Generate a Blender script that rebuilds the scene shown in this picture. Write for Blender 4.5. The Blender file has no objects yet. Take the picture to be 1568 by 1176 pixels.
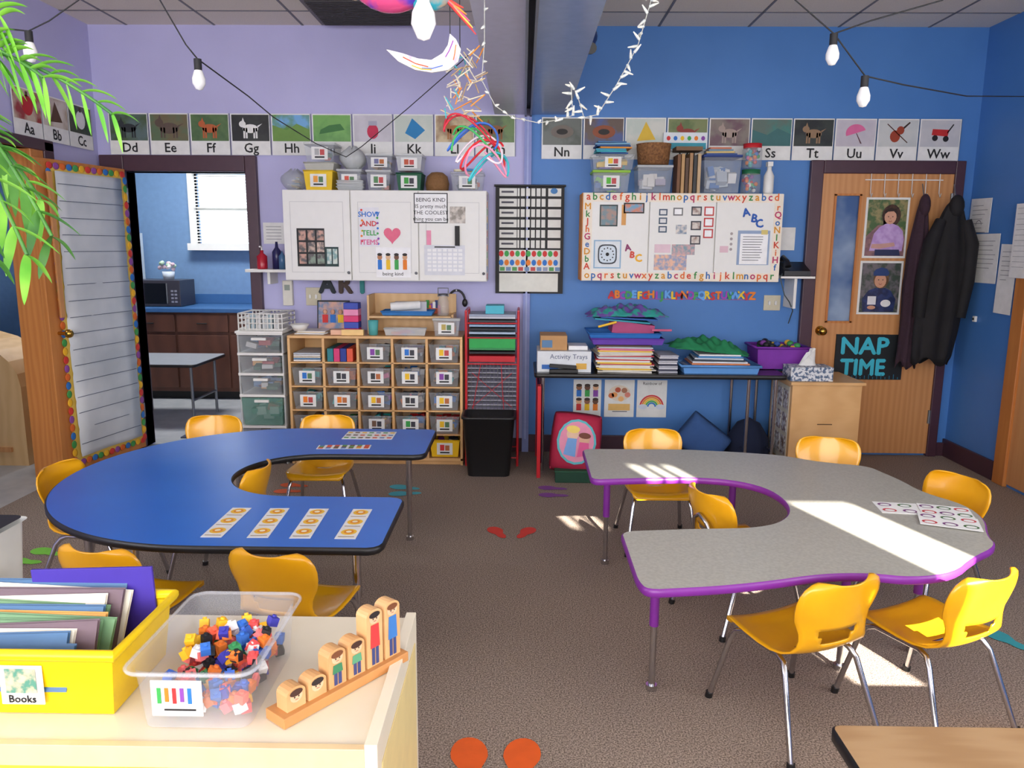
import bpy, math, random
from mathutils import Matrix, Vector
from mathutils.geometry import tessellate_polygon
random.seed(7)
S=bpy.context.scene
COL=bpy.context.collection
# ---------------------------------------------------------------- materials
def lin(c):
    return tuple(((v/255)/12.92 if v/255<=0.04045 else ((v/255+0.055)/1.055)**2.4) for v in c)+(1,)
_M={}
def M(name,rgb,rough=.5,metal=0,rgb2=None,scale=20,bump=0,bscale=200,alpha=1,trans=0,wood=False,coat=0,vec=None,detail=3,contrast=None):
    if name in _M: return _M[name]
    m=bpy.data.materials.new(name); m.use_nodes=True
    nt=m.node_tree; b=nt.nodes['Principled BSDF']
    b.inputs['Base Color'].default_value=lin(rgb)
    b.inputs['Roughness'].default_value=rough; b.inputs['Metallic'].default_value=metal
    b.inputs['Alpha'].default_value=alpha
    if trans: b.inputs['Transmission Weight'].default_value=trans
    if coat: b.inputs['Coat Weight'].default_value=coat
    tc=nt.nodes.new('ShaderNodeTexCoord')
    mp=nt.nodes.new('ShaderNodeMapping'); nt.links.new(tc.outputs['Object'],mp.inputs[0])
    if vec: mp.inputs['Scale'].default_value=vec
    if rgb2 is None:
        rgb2=tuple(max(0,int(v*.97)) for v in rgb)
    if wood:
        t=nt.nodes.new('ShaderNodeTexWave'); t.inputs['Scale'].default_value=scale; t.inputs['Distortion'].default_value=6
        t.inputs['Detail'].default_value=3; t.inputs['Detail Scale'].default_value=1.5
    else:
        t=nt.nodes.new('ShaderNodeTexNoise'); t.inputs['Scale'].default_value=scale; t.inputs['Detail'].default_value=detail
    fac=t.outputs['Fac']
    nt.links.new(mp.outputs[0],t.inputs['Vector'])
    r=nt.nodes.new('ShaderNodeValToRGB'); r.color_ramp.elements[0].color=lin(rgb); r.color_ramp.elements[1].color=lin(rgb2)
    if not wood:
        lo,hi=contrast or (.35,.65)
        r.color_ramp.elements[0].position=lo; r.color_ramp.elements[1].position=hi
    nt.links.new(fac,r.inputs[0]); nt.links.new(r.outputs[0],b.inputs['Base Color'])
    if bump:
        n2=nt.nodes.new('ShaderNodeTexNoise'); n2.inputs['Scale'].default_value=bscale; nt.links.new(tc.outputs['Object'],n2.inputs['Vector'])
        bp=nt.nodes.new('ShaderNodeBump'); bp.inputs['Strength'].default_value=bump; bp.inputs['Distance'].default_value=.01
        nt.links.new(n2.outputs['Fac'],bp.inputs['Height']); nt.links.new(bp.outputs[0],b.inputs['Normal'])
    _M[name]=m; return m
def P(rgb,rough=.6):
    return M('paint_%02x%02x%02x'%tuple(rgb),rgb,rough)
def PH(a,b,sc=14):
    return M('print_%02x%02x%02x_%02x%02x%02x'%(tuple(a)+tuple(b)),a,.35,rgb2=b,scale=sc,contrast=(.4,.6))
lav=M('lavender_paint',(186,184,226),.55,rgb2=(190,188,230),scale=3,bump=.05,bscale=150)
blu=M('blue_paint',(72,126,194),.5,rgb2=(76,130,198),scale=3,bump=.05,bscale=150)
kblu=M('kitchen_blue',(112,146,186),.6)
carpet=M('carpet',(104,90,80),.95,rgb2=(194,174,158),scale=190,bump=.6,bscale=300,detail=2,contrast=(.36,.66))
vinyl=M('vinyl_floor',(190,192,194),.3,rgb2=(172,176,180),scale=8)
ceilm=M('ceiling_tile',(240,230,214),.9,rgb2=(232,222,206),scale=120)
gridm=M('ceiling_grid',(128,124,126),.6)
maroon=M('maroon_trim',(74,46,58),.4)
oak=M('oak_door',(208,150,96),.4,rgb2=(198,138,84),scale=1.6,wood=True,vec=(5,5,.4))
oak2=M('oak_orange',(202,132,68),.45,rgb2=(190,118,58),scale=1.8,wood=True,vec=(5,5,.5))
birch=M('birch',(220,182,130),.45,rgb2=(212,172,120),scale=1.6,wood=True,vec=(3,3,1))
maple=M('maple',(228,182,124),.4,rgb2=(220,172,114),scale=1.6,wood=True,vec=(1,1,3))
darkwood=M('dark_cabinet',(96,58,44),.45,rgb2=(84,50,38),scale=2,wood=True)
cream=M('cream_laminate',(238,230,208),.35,rgb2=(234,224,200),scale=6)
yell=M('yellow_panel',(244,206,70),.45)
chairm=M('chair_yellow_plastic',(246,180,24),.28,rgb2=(242,172,18),scale=6,coat=.2)
chrome=M('chrome',(205,205,208),.18,metal=1)
steel=M('grey_steel',(130,132,136),.4,metal=.7)
blacks=M('black_plastic',(24,24,26),.4)
white=M('white_melamine',(232,231,226),.4,rgb2=(230,229,224))
paper=M('paper_white',(238,238,235),.7)
blueLam=M('blue_laminate',(34,106,206),.3,rgb2=(36,110,210),scale=4)
greyLam=M('grey_laminate',(182,180,170),.3,rgb2=(168,166,156),scale=90)
purpl=M('purple_edge',(128,44,150),.4)
clear=M('clear_plastic',(206,212,218),.15,alpha=.26)
frost=M('frosted_plastic',(226,230,230),.3,alpha=.55)
red=M('red_metal',(200,32,44),.35)
black=P((20,20,22))
br=M('brass',(190,150,70),.25,metal=1)
RC=[(220,50,50),(40,120,210),(250,200,30),(60,170,80),(240,130,30),(140,70,170),(240,240,240),(30,50,110),(230,110,160),(60,190,190)]
# ---------------------------------------------------------------- mesh builder
_txt={}
def textmesh(s):
    if s in _txt: return _txt[s]
    c=bpy.data.curves.new('tmp','FONT'); c.body=s; c.size=1; c.resolution_u=2; c.align_x='CENTER'
    o=bpy.data.objects.new('tmp',c); COL.objects.link(o)
    bpy.context.view_layer.update()
    me=bpy.data.meshes.new_from_object(o.evaluated_get(bpy.context.evaluated_depsgraph_get()))
    v=[tuple(p.co) for p in me.vertices]; f=[tuple(p.vertices) for p in me.polygons]
    bpy.data.objects.remove(o); bpy.data.curves.remove(c); bpy.data.meshes.remove(me)
    _txt[s]=(v,f); return _txt[s]
class MB:
    def __init__(s,name): s.name=name; s.v=[]; s.f=[]; s.m=[]; s.sm=[]; s.mats=[]; s.T=Matrix.Identity(4)
    def mi(s,m):
        if m not in s.mats: s.mats.append(m)
        return s.mats.index(m)
    def add(s,vs,fs,m,smooth=False):
        o=len(s.v); k=s.mi(m)
        for p in vs: s.v.append(tuple(s.T@Vector(p)))
        for f in fs: s.f.append(tuple(i+o for i in f)); s.m.append(k); s.sm.append(smooth)
    def box(s,x0,x1,y0,y1,z0,z1,m,R=None):
        vs=[(x0,y0,z0),(x1,y0,z0),(x1,y1,z0),(x0,y1,z0),(x0,y0,z1),(x1,y0,z1),(x1,y1,z1),(x0,y1,z1)]
        if R:
            c=Vector(((x0+x1)/2,(y0+y1)/2,(z0+z1)/2)); vs=[tuple(c+R@(Vector(p)-c)) for p in vs]
        s.add(vs,[(0,3,2,1),(4,5,6,7),(0,1,5,4),(1,2,6,5),(2,3,7,6),(3,0,4,7)],m)
    def cyl(s,p0,p1,r,m,n=12,r2=None,smooth=True):
        p0=Vector(p0);p1=Vector(p1); r2=r if r2 is None else r2
        d=(p1-p0).normalized(); a=d.orthogonal().normalized(); b=d.cross(a)
        vs=[]
        for p,q in((p0,r),(p1,r2)):
            for i in range(n):
                t=2*math.pi*i/n; vs.append(p+a*math.cos(t)*q+b*math.sin(t)*q)
        s.add(vs,[(i,(i+1)%n,n+(i+1)%n,n+i) for i in range(n)],m,smooth)
        s.add(vs,[tuple(range(n))[::-1],tuple(range(n,2*n))],m)
    def tube(s,pts,r,m,n=8,closed=False):
        pts=[Vector(p) for p in pts]; N=len(pts); rs=r if isinstance(r,(list,tuple)) else [r]*N
        vs=[]; a=None
        for i,p in enumerate(pts):
            if closed: d=(pts[(i+1)%N]-pts[i-1]).normalized()
            else: d=(pts[min(i+1,N-1)]-pts[max(i-1,0)]).normalized()
            a=(d.orthogonal() if a is None else a-d*a.dot(d)).normalized(); b=d.cross(a)
            for k in range(n):
                t=2*math.pi*k/n; vs.append(p+(a*math.cos(t)+b*math.sin(t))*rs[i])
        fs=[]
        for i in range(N if closed else N-1):
            j=(i+1)%N
            for k in range(n): fs.append((i*n+k,i*n+(k+1)%n,j*n+(k+1)%n,j*n+k))
        s.add(vs,fs,m,True)
        if not closed: s.add(vs,[tuple(range(n))[::-1],tuple(range((N-1)*n,N*n))],m)
    def lathe(s,prof,c,m,n=20,sx=1,sy=1):
        vs=[];fs=[];K=len(prof)
        for r,z in prof:
            for i in range(n):
                t=2*math.pi*i/n; vs.append((c[0]+r*sx*math.cos(t),c[1]+r*sy*math.sin(t),c[2]+z))
        for j in range(K-1):
            for i in range(n): fs.append((j*n+i,j*n+(i+1)%n,(j+1)*n+(i+1)%n,(j+1)*n+i))
        s.add(vs,fs,m,True)
    def sph(s,c,rx,ry,rz,m,n=12,k=8):
        s.lathe([(math.sin(math.pi*j/k)+1e-4,-math.cos(math.pi*j/k)*rz) for j in range(k+1)],c,m,n,rx,ry)
    def rect(s,x0,x1,z0,z1,y,m): s.add([(x0,y,z0),(x1,y,z0),(x1,y,z1),(x0,y,z1)],[(0,1,2,3)],m)
    def sheet(s,x0,x1,z0,z1,y,m,t=.002): s.box(x0,x1,y,y+t,z0,z1,m)
    def poly(s,pts,y,m):
        s.add([(p[0],y,p[1]) for p in pts],[t for t in tessellate_polygon([[Vector((p[0],p[1],0)) for p in pts]])],m)
    def ell(s,cx,cz,rx,rz,y,m,n=16,a0=0,a1=360):
        s.poly([(cx+rx*math.cos(math.radians(a0+(a1-a0)*i/n)),cz+rz*math.sin(math.radians(a0+(a1-a0)*i/n))) for i in range(n if a1-a0==360 else n+1)],y,m)
    def arc(s,cx,cz,r0,r1,y,m,n=14,a0=0,a1=180):
        A=[math.radians(a0+(a1-a0)*i/n) for i in range(n+1)]
        s.poly([(cx+r1*math.cos(a),cz+r1*math.sin(a)) for a in A]+[(cx+r0*math.cos(a),cz+r0*math.sin(a)) for a in A[::-1]],y,m)
    def text(s,t,x,z,y,size,m,ang=0,sx=1,th=0):
        v,f=textmesh(t); ca,sa=math.cos(math.radians(ang)),math.sin(math.radians(ang))
        offs=[(0,0)] if not th else [(-th,0),(th,0),(0,th),(0,-th)]
        for k,(ox,oz) in enumerate(offs):
            s.add([(x+ox+(a*ca*sx-b*sa)*size,y-k*.0002,z+oz+(a*sa*sx+b*ca)*size) for a,b,_ in v],f,m)
    def prism(s,poly,z0,z1,mt,ms,inset=.006):
        n=len(poly); P_=[Vector(p) for p in poly]
        area=sum(P_[i].x*P_[(i+1)%n].y-P_[(i+1)%n].x*P_[i].y for i in range(n))
        if area<0: P_=P_[::-1]
        ins=[]
        for i in range(n):
            d=(P_[(i+1)%n]-P_[i-1]); d.normalize(); ins.append(P_[i]+Vector((-d.y,d.x))*inset)
        L=[[(p.x,p.y,z0) for p in ins],[(p.x,p.y,z0+inset) for p in P_],[(p.x,p.y,z1-inset*.6) for p in P_],[(p.x,p.y,z1) for p in ins]]
        vs=sum(L,[]); fs=[]
        for j in range(3):
            for i in range(n): fs.append((j*n+i,j*n+(i+1)%n,(j+1)*n+(i+1)%n,(j+1)*n+i))
        s.add(vs,fs,ms,True)
        tr=tessellate_polygon([[Vector((p.x,p.y,0)) for p in ins]])
        def ori(t,up):
            a,b,c=[ins[i] for i in t]; z=(b-a).x*(c-a).y-(b-a).y*(c-a).x
            return t if (z>0)==up else t[::-1]
        s.add(L[3],[ori(t,True) for t in tr],mt); s.add(L[0],[ori(t,False) for t in tr],ms)
    def surf(s,P_,th,m,skip=None):
        nu=len(P_);nv=len(P_[0]); P_=[[Vector(p) for p in r] for r in P_]
        top=[];bot=[]
        for i in range(nu):
            for j in range(nv):
                du=P_[min(i+1,nu-1)][j]-P_[max(i-1,0)][j]; dv=P_[i][min(j+1,nv-1)]-P_[i][max(j-1,0)]
                n=du.cross(dv); n=n.normalized() if n.length>1e-9 else Vector((0,0,1))
                top.append(P_[i][j]); bot.append(P_[i][j]-n*th)
        N=nu*nv; fs=[];E={}
        for i in range(nu-1):
            for j in range(nv-1):
                if skip and skip(i,j): continue
                q=(i*nv+j,(i+1)*nv+j,(i+1)*nv+j+1,i*nv+j+1)
                fs.append(q); fs.append(tuple(k+N for k in q[::-1]))
                for a,b in zip(q,q[1:]+q[:1]):
                    if (b,a) in E: del E[(b,a)]
                    else: E[(a,b)]=1
        for a,b in E: fs.append((b,a,a+N,b+N))
        s.add(top+bot,fs,m,True)
    def done(s,bevel=0,loc=None,rz=0):
        me=bpy.data.meshes.new(s.name); me.from_pydata(s.v,[],s.f)
        for m in s.mats: me.materials.append(m)
        me.polygons.foreach_set('material_index',s.m); me.polygons.foreach_set('use_smooth',s.sm); me.update()
        o=bpy.data.objects.new(s.name,me); COL.objects.link(o)
        if loc: o.location=loc
        o.rotation_euler[2]=rz
        if bevel:
            b=o.modifiers.new('bevel','BEVEL'); b.width=bevel; b.segments=2; b.limit_method='ANGLE'; b.angle_limit=math.radians(50)
        return o
def LW(): return Matrix.Translation((-3.02,0,0))@Matrix.Rotation(math.radians(90),4,'Z')
def RW(): return Matrix.Translation((3.15,0,0))@Matrix.Rotation(math.radians(-90),4,'Z')
def chaikin(pts,it=2,step=.09):
    q=[]
    n=len(pts)
    for i in range(n):
        a=Vector(pts[i]);b=Vector(pts[(i+1)%n]); k=max(1,int((b-a).length/step))
        for j in range(k): q.append(a+(b-a)*j/k)
    for _ in range(it):
        r=[]
        for i in range(len(q)):
            a=q[i];b=q[(i+1)%len(q)]; r+= [a*.75+b*.25,a*.25+b*.75]
        q=r
    return q
# ---------------------------------------------------------------- room shell (rear notch added to shape the sun)
YW=5.63; CH=3.0; YM=5.628
b=MB('floor'); b.box(-3.02,3.15,-1.0,5.63,-.1,0,carpet); b.box(-3.02,1.9,-2.3,-1.0,-.1,0,carpet); b.done()
b=MB('floor_kitchen'); b.box(-5.6,-1.0,5.63,8.1,-.1,0,vinyl); b.box(-5.6,-3.02,2.0,5.63,-.1,0,vinyl)
b.box(-2.84,-1.96,5.58,5.7,0,.006,steel); b.done()
b=MB('wall_back')
b.box(-3.14,-2.83,YW,5.75,0,CH,lav); b.box(-2.83,-1.97,YW,5.75,2.02,CH,lav); b.box(-1.97,.04,YW,5.75,0,CH,lav)
b.box(.04,3.27,YW,5.75,0,CH,blu); b.done()
b=MB('wall_left')
b.box(-3.14,-3.02,4.85,YW,0,CH,lav); b.box(-3.14,-3.02,-2.3,3.7,0,CH,lav); b.box(-3.14,-3.02,3.7,4.85,2.08,CH,lav); b.done()
b=MB('wall_right'); b.box(3.15,3.27,-1.0,YW,0,CH,blu); b.done()
b=MB('wall_rear_sun_slots')
b.box(-3.14,2.0,-2.42,-2.3,0,CH,lav); b.box(1.9,2.0,-2.3,-1.0,0,CH,lav)
def rw(x0,x1,z0,z1): b.box(x0,x1,-1.08,-1.0,z0,z1,lav)  # unseen notch wall, added so its slots shape the sun patches
rw(1.9,2.04,0,CH); rw(2.04,2.26,0,2.60); rw(2.04,2.26,2.86,CH); rw(2.26,2.43,0,CH); rw(2.43,2.69,0,1.70); rw(2.43,2.69,2.60,CH); rw(2.69,3.27,0,CH)
rw(2.11,2.125,2.6,2.86); rw(2.18,2.195,2.6,2.86); b.done()
b=MB('ceiling'); b.box(-3.14,3.27,-1.08,5.75,CH,CH+.1,ceilm); b.box(-3.14,2.0,-2.42,-1.08,CH,CH+.1,ceilm)
x=-2.75
while x<3.15:
    if not(-.25<x<.33): b.box(x-.008,x+.008,-1.0,5.63,CH-.003,CH,gridm)
    x+=.61
y=-.8
while y<5.6:
    b.box(-3.02,-.21,y-.008,y+.008,CH-.003,CH,gridm); b.box(.3,3.15,y-.008,y+.008,CH-.003,CH,gridm); y+=1.22
b.done()
b=MB('ceiling_vent'); b.box(-1.37,-.70,4.95,5.52,CH-.03,CH-.004,P((120,112,112)))
for i in range(16): b.box(-1.34,-.73,4.98+i*.033,4.99+i*.033,CH-.04,CH-.03,P((60,56,58)))
b.done()
beamL=M('beam_grey',(190,188,206),.3); beamR=M('beam_blue',(136,154,192),.25)
b=MB('ceiling_beam'); b.box(-.21,.0,-2.3,YW,2.42,CH,beamL); b.box(.05,.30,-2.3,YW,2.42,CH,beamR)
b.box(0,.05,-2.3,YW,2.46,CH,black); b.box(.0,.012,-2.3,YW,2.405,2.46,steel); b.box(.038,.05,-2.3,YW,2.405,2.46,steel); b.done()
b=MB('trim_divider_post'); b.box(0.0,.05,5.6,YM,0,2.40,M('divider_post',(140,150,206),.5)); b.box(.018,.03,5.597,5.6,0.1,2.40,P((170,180,224))); b.done()
b=MB('baseboard_back'); b.box(.05,2.0,5.61,YW,0,.13,maroon); b.box(-1.9,0,5.61,YW,0,.1,maroon); b.box(3.06,3.15,5.61,YW,0,.1,maroon); b.done(.004)
b=MB('baseboard_right'); b.box(3.13,3.15,5.0,YW,0,.13,maroon); b.box(3.13,3.15,-1.0,3.7,0,.13,maroon); b.done(.004)
b=MB('baseboard_left'); b.box(-3.02,-3.0,-2.3,3.6,0,.1,maroon); b.box(-3.02,-3.0,5.06,5.55,0,.1,maroon); b.done(.004)
b=MB('wall_kitchen')
b.box(-5.6,-3.38,8.1,8.2,0,CH,kblu); b.box(-2.82,-1.0,8.1,8.2,0,CH,kblu); b.box(-3.38,-2.82,8.1,8.2,0,1.52,kblu); b.box(-3.38,-2.82,8.1,8.2,2.22,CH,kblu)
b.box(-1.1,-1.0,5.75,8.1,0,CH,kblu); b.box(-5.7,-5.6,2.0,8.2,0,CH,kblu); b.box(-5.6,-3.14,1.9,2.0,0,CH,kblu); b.done()
b=MB('ceiling_kitchen'); b.box(-5.7,-1.0,5.75,8.2,CH,CH+.1,ceilm); b.box(-5.7,-3.14,1.9,5.75,CH,CH+.1,ceilm); b.done()
b=MB('window_1')
b.box(-3.43,-3.38,8.04,8.16,1.47,2.29,white); b.box(-2.82,-2.77,8.04,8.16,1.47,2.29,white); b.box(-3.43,-2.77,8.04,8.16,2.22,2.29,white)
b.box(-3.45,-2.75,8.0,8.16,1.45,1.52,white); b.box(-3.38,-2.82,8.12,8.15,1.85,1.88,white)
for i in range(22): b.box(-3.38,-2.82,8.06,8.1,1.54+i*.031,1.543+i*.031,white,R=Matrix.Rotation(.3,3,'X'))
b.done()
# ---------------------------------------------------------------- door frames & doors
b=MB('trim_kitchen_doorway')
b.box(-3.0,-2.83,5.59,5.76,0,2.13,maroon); b.box(-1.97,-1.89,5.59,5.76,0,2.13,maroon); b.box(-2.83,-1.97,5.59,5.76,2.02,2.13,maroon); b.done(.006)
b=MB('trim_left_doorway')
b.box(-3.18,-3.0,4.82,4.95,0,2.14,oak2); b.box(-3.03,-2.99,4.95,5.05,0,2.14,maroon); b.box(-3.18,-3.0,3.55,3.7,0,2.14,maroon); b.box(-3.18,-2.99,3.55,5.05,2.08,2.15,maroon)
b.done(.006)
b=MB('door_2')
b.T=Matrix.Translation((-3.20,4.98,0))@Matrix.Rotation(math.radians(97),4,'Z')
b.box(0,.12,0,.045,.02,2.06,oak2); b.box(.5,.62,0,.045,.02,2.06,oak2); b.box(.12,.5,0,.045,.02,.9,oak2); b.box(.12,.5,0,.045,1.92,2.06,oak2); b.box(.12,.5,.015,.03,.9,1.92,M('dark_glass',(40,60,90),.1)); b.done(.004)
ang=math.atan2(4.80-5.57,-2.965+2.81)
T=Matrix.Translation((-2.81,5.57,0))@Matrix.Rotation(ang,4,'Z')
L=.80
b=MB('door_1'); b.T=T
b.box(0,L,-.04,0,.02,2.03,oak2); b.cyl((L-.07,0,.95),(L-.07,.06,.95),.012,br); b.sph((L-.07,.075,.95),.028,.028,.028,br)
for z in(.25,1.0,1.8): b.cyl((0,.004,z),(0,.004,z+.1),.009,steel)
b.done(.004)
b=MB('chart_paper_pad'); b.T=T
x0,x1=.02,.70
bc=[(220,60,50),(250,190,40),(70,160,80),(50,120,200),(230,110,40),(150,80,160)]
b.add([(x0,.004,.08),(x1,.004,.08),(x1,.004,1.99),(x0,.004,1.99)],[(0,1,2,3)],P((232,196,90)))
for i in range(34):
    z=.10+i*.056
    for xx in(x0,x1): b.sph((xx,.008,z),.022,.003,.026,P(bc[i%6]),8,6)
for i in range(13):
    x=x0+.02+i*.054
    for z in(.08,1.99): b.sph((x,.008,z),.026,.003,.022,P(bc[i%6]),8,6)
rows=[]
for i in range(60):
    z=.12+i*1.84/59; rows.append([(x0+.04+j*(x1-x0-.08)/6,.014+.007*math.sin(j*1.3+z*3)+(.006 if i%6==0 else 0),z) for j in range(7)])
b.surf(rows,.002,M('chart_tablet',(218,222,226),.5,rgb2=(196,202,208),scale=3))
for i in range(17):
    z=.2+i*.105; b.box(x0+.05,x1-.05,.0225,.0235,z,z+.004,P((90,100,120)))
b.done()
b=MB('pointer_stick'); b.T=T; b.box(L-.09,L-.055,.03,.045,1.05,1.95,oak); b.done(.003)
b=MB('trim_right_doorway')
b.box(2.0,2.09,5.585,YM,0,2.12,maroon); b.box(3.0,3.07,5.585,YM,0,2.12,maroon); b.box(2.09,3.0,5.585,YM,2.03,2.12,maroon); b.done(.006)
b=MB('door_3')
b.box(2.09,2.19,5.6,YM,.02,2.03,oak); b.box(2.36,3.0,5.6,YM,.02,2.03,oak); b.box(2.19,2.36,5.6,YM,.02,1.0,oak); b.box(2.19,2.36,5.6,YM,1.88,2.03,oak)
b.box(2.19,2.36,5.615,5.62,1.0,1.88,M('door_glass',(70,100,150),.08,rgb2=(150,170,196),scale=3))
for a in((2.18,2.195),(2.355,2.37)): b.box(a[0],a[1],5.592,5.602,.99,1.89,oak2)
b.box(2.18,2.37,5.592,5.602,.985,1.0,oak2); b.box(2.18,2.37,5.592,5.602,1.88,1.895,oak2)
b.cyl((2.15,5.6,.93),(2.15,5.55,.93),.012,br); b.sph((2.15,5.54,.93),.03,.025,.03,br); b.cyl((2.15,5.6,.93),(2.15,5.594,.93),.035,br)
for z in(.25,1.1,1.8): b.cyl((2.995,5.594,z),(2.995,5.594,z+.1),.01,steel)
b.done()
b=MB('trim_side_door'); b.T=RW(); b.box(-4.98,-4.86,-.03,0,0,2.15,oak2); b.box(-3.9,-3.78,-.03,0,0,2.15,oak2); b.box(-4.86,-3.9,-.03,0,2.05,2.15,oak2); b.done(.005)
b=MB('door_4'); b.T=RW(); b.box(-4.86,-3.9,-.012,-.001,.02,2.05,oak); b.sph((-4.0,-.05,.95),.03,.03,.03,br); b.cyl((-4.0,-.05,.95),(-4.0,-.001,.95),.012,br); b.done(.003)
# ---------------------------------------------------------------- posters on the right door
b=MB('portrait_poster'); y=5.596
b.sheet(2.405,2.71,1.45,1.87,y,paper); y-=.001
b.rect(2.42,2.695,1.465,1.855,y,PH((70,100,60),(150,140,96),26)); b.poly([(2.42,1.465),(2.695,1.465),(2.695,1.6),(2.62,1.68),(2.5,1.68),(2.42,1.6)],y-.001,PH((120,90,100),(150,110,110),30))
b.ell(2.587,1.745,.066,.078,y-.0015,PH((44,28,24),(70,44,34),60)); b.ell(2.56,1.68,.028,.06,y-.0015,P((44,28,24)))
b.poly([(2.45,1.50),(2.68,1.50),(2.688,1.58),(2.675,1.64),(2.64,1.675),(2.60,1.69),(2.555,1.69),(2.51,1.665),(2.475,1.62)],y-.002,PH((200,170,222),(180,146,206),22))
b.poly([(2.46,1.52),(2.52,1.515),(2.63,1.535),(2.62,1.56),(2.53,1.55),(2.465,1.548)],y-.003,P((206,160,150)))
b.ell(2.580,1.736,.042,.050,y-.004,P((218,166,138))); b.poly([(2.536,1.752),(2.542,1.785),(2.58,1.80),(2.62,1.785),(2.624,1.752),(2.60,1.775),(2.56,1.772)],y-.005,P((44,28,24)))
b.ell(2.565,1.738,.0045,.0035,y-.006,black,8); b.ell(2.595,1.738,.0045,.0035,y-.006,black,8); b.ell(2.580,1.726,.005,.006,y-.0055,P((204,146,120)),8); b.arc(2.58,1.714,.009,.0125,y-.006,P((170,70,70)),8,200,340)
b.poly([(2.49,1.468),(2.67,1.468),(2.66,1.51),(2.49,1.51)],y-.003,P((40,50,90)))
b.done()
b=MB('portrait_poster'); y=5.596
b.sheet(2.40,2.705,1.05,1.43,y,paper); y-=.001
b.rect(2.415,2.69,1.065,1.415,y,PH((110,104,110),(60,74,64),26)); b.poly([(2.44,1.07),(2.66,1.07),(2.67,1.16),(2.63,1.22),(2.59,1.24),(2.52,1.24),(2.47,1.22),(2.43,1.16)],y-.001,PH((26,38,76),(44,60,110),24))
b.ell(2.555,1.30,.055,.065,y-.002,PH((90,64,40),(120,88,54),60)); b.ell(2.55,1.29,.042,.05,y-.003,P((210,156,126))); b.poly([(2.50,1.325),(2.60,1.325),(2.61,1.345),(2.59,1.375),(2.55,1.385),(2.51,1.37),(2.495,1.345)],y-.004,P((40,66,120)))
b.ell(2.536,1.297,.0045,.0035,y-.005,black,8); b.ell(2.566,1.297,.0045,.0035,y-.005,black,8); b.arc(2.55,1.275,.009,.0125,y-.005,P((160,70,70)),8,200,340)
b.ell(2.6,1.13,.036,.026,y-.002,P((235,235,235))); b.rect(2.47,2.53,1.12,1.18,y-.002,P((230,230,235))); b.ell(2.5,1.10,.03,.014,y-.003,P((210,156,126)),10); b.done()
b=MB('nap_time_banner')
b.box(2.27,2.76,5.588,5.598,.575,.905,P((14,22,28)))
sp=P((60,190,214))
b.text('NAP',2.475,.765,5.585,.17,sp,sx=1.05,th=.006); b.text('TIME',2.475,.61,5.585,.165,sp,sx=.92,th=.006)
for i in range(16): b.rect(2.28+i*.03,2.285+i*.03,.58,.595+.01*(i%3),5.584,P((30,120,150)))
b.done()
def coat(name,cx,y,ztop,zbot,w0,w1,m,seed,lean=0,slv=True):
    random.seed(seed); b=MB(name); ph=[random.uniform(0,6) for _ in range(4)]
    rows=[]
    K=26;N=40
    for i in range(K+1):
        t=i/K; z=ztop+(zbot-ztop)*t
        w=w0*.25+(w1-w0*.25)*min(1,(t*3.2))**.6 if t<.5 else w1*(1+.08*math.sin(t*9+ph[0]))
        dpt=.025+.045*min(1,t*3)
        row=[]
        for j in range(N+1):
            a=2*math.pi*j/N
            fold=1+.14*math.sin(5*a+ph[1]+t*3)+.1*math.sin(9*a+ph[2]-t*4)
            row.append((cx+lean*t+w/2*math.cos(a)*(1+.06*math.sin(7*a+t*5)),y+dpt*math.sin(a)*fold,z+(.03*math.sin(4*a+ph[3]) if i==K else 0)))
        rows.append(row)
    b.surf(rows,.003,m)
    if slv:
        for sgn in(-1,1):
            pts=[(cx+lean*.1+sgn*w1*.30,y-.01,ztop-.14),(cx+lean*.3+sgn*w1*.48,y-.03,ztop-.3),(cx+lean*.6+sgn*w1*.54,y-.035,ztop-.55),(cx+lean*.8+sgn*w1*.5,y-.035,ztop-.8)]
            b.tube(pts,[.035,.05,.046,.036],m,10)
    b.sph((cx,y-.02,ztop-.05),w0*.35,.045,.08,m)
    b.tube([(cx,y,ztop+.0),(cx,y+.03,ztop+.08),(cx,y+.04,ztop+.1)],.004,steel,6)
    return b.done()
coat('black_winter_coat',2.93,5.42,1.85,.74,.14,.28,M('black_cloth',(15,14,17),.8,rgb2=(22,20,24),scale=9,bump=.3,bscale=14),3,lean=-.06)
coat('maroon_jacket',2.76,5.51,1.86,.70,.10,.13,M('maroon_fleece',(58,38,50),.9,bump=.4,bscale=60),5,lean=-.02,slv=False)
b=MB('over_door_hook_rack')
b.box(2.38,2.92,5.585,5.59,1.985,1.992,white)
for i in range(6): b.tube([(2.42+i*.095,5.586,2.03),(2.42+i*.095,5.58,1.9),(2.42+i*.095,5.56,1.87),(2.42+i*.095,5.55,1.895)],.003,white,6)
b.done()
b=MB('wall_notices'); b.T=RW()
for (a,c,z0,z1) in[(-5.60,-5.36,1.63,1.86),(-5.58,-5.22,1.29,1.62),(-5.2,-5.02,1.10,1.55)]:
    b.box(a,c,-.012,-.009,z0,z1,paper,R=Matrix.Rotation(random.uniform(-.04,.04),3,'Y'))
    for k in range(7): b.rect(a+.03,c-.03-random.random()*.06,z1-.05-k*.03,z1-.047-k*.03,-.014,P((120,120,125)))
b.arc(-5.48,1.68,.03,.034,-.015,P((90,90,95)),10,0,180)
b.box(-5.03,-4.86,-.045,-.042,1.34,1.80,paper)
for k in range(12): b.rect(-5.01,-4.89,1.77-k*.033,1.772-k*.033,-.047,P((130,130,140)))
b.done()
b=MB('door_sensor'); b.T=RW(); b.box(-5.42,-5.39,-.02,-.002,1.02,1.06,white); b.sph((-5.405,-.02,1.04),.008,.008,.008,black); b.done(.003)
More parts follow.
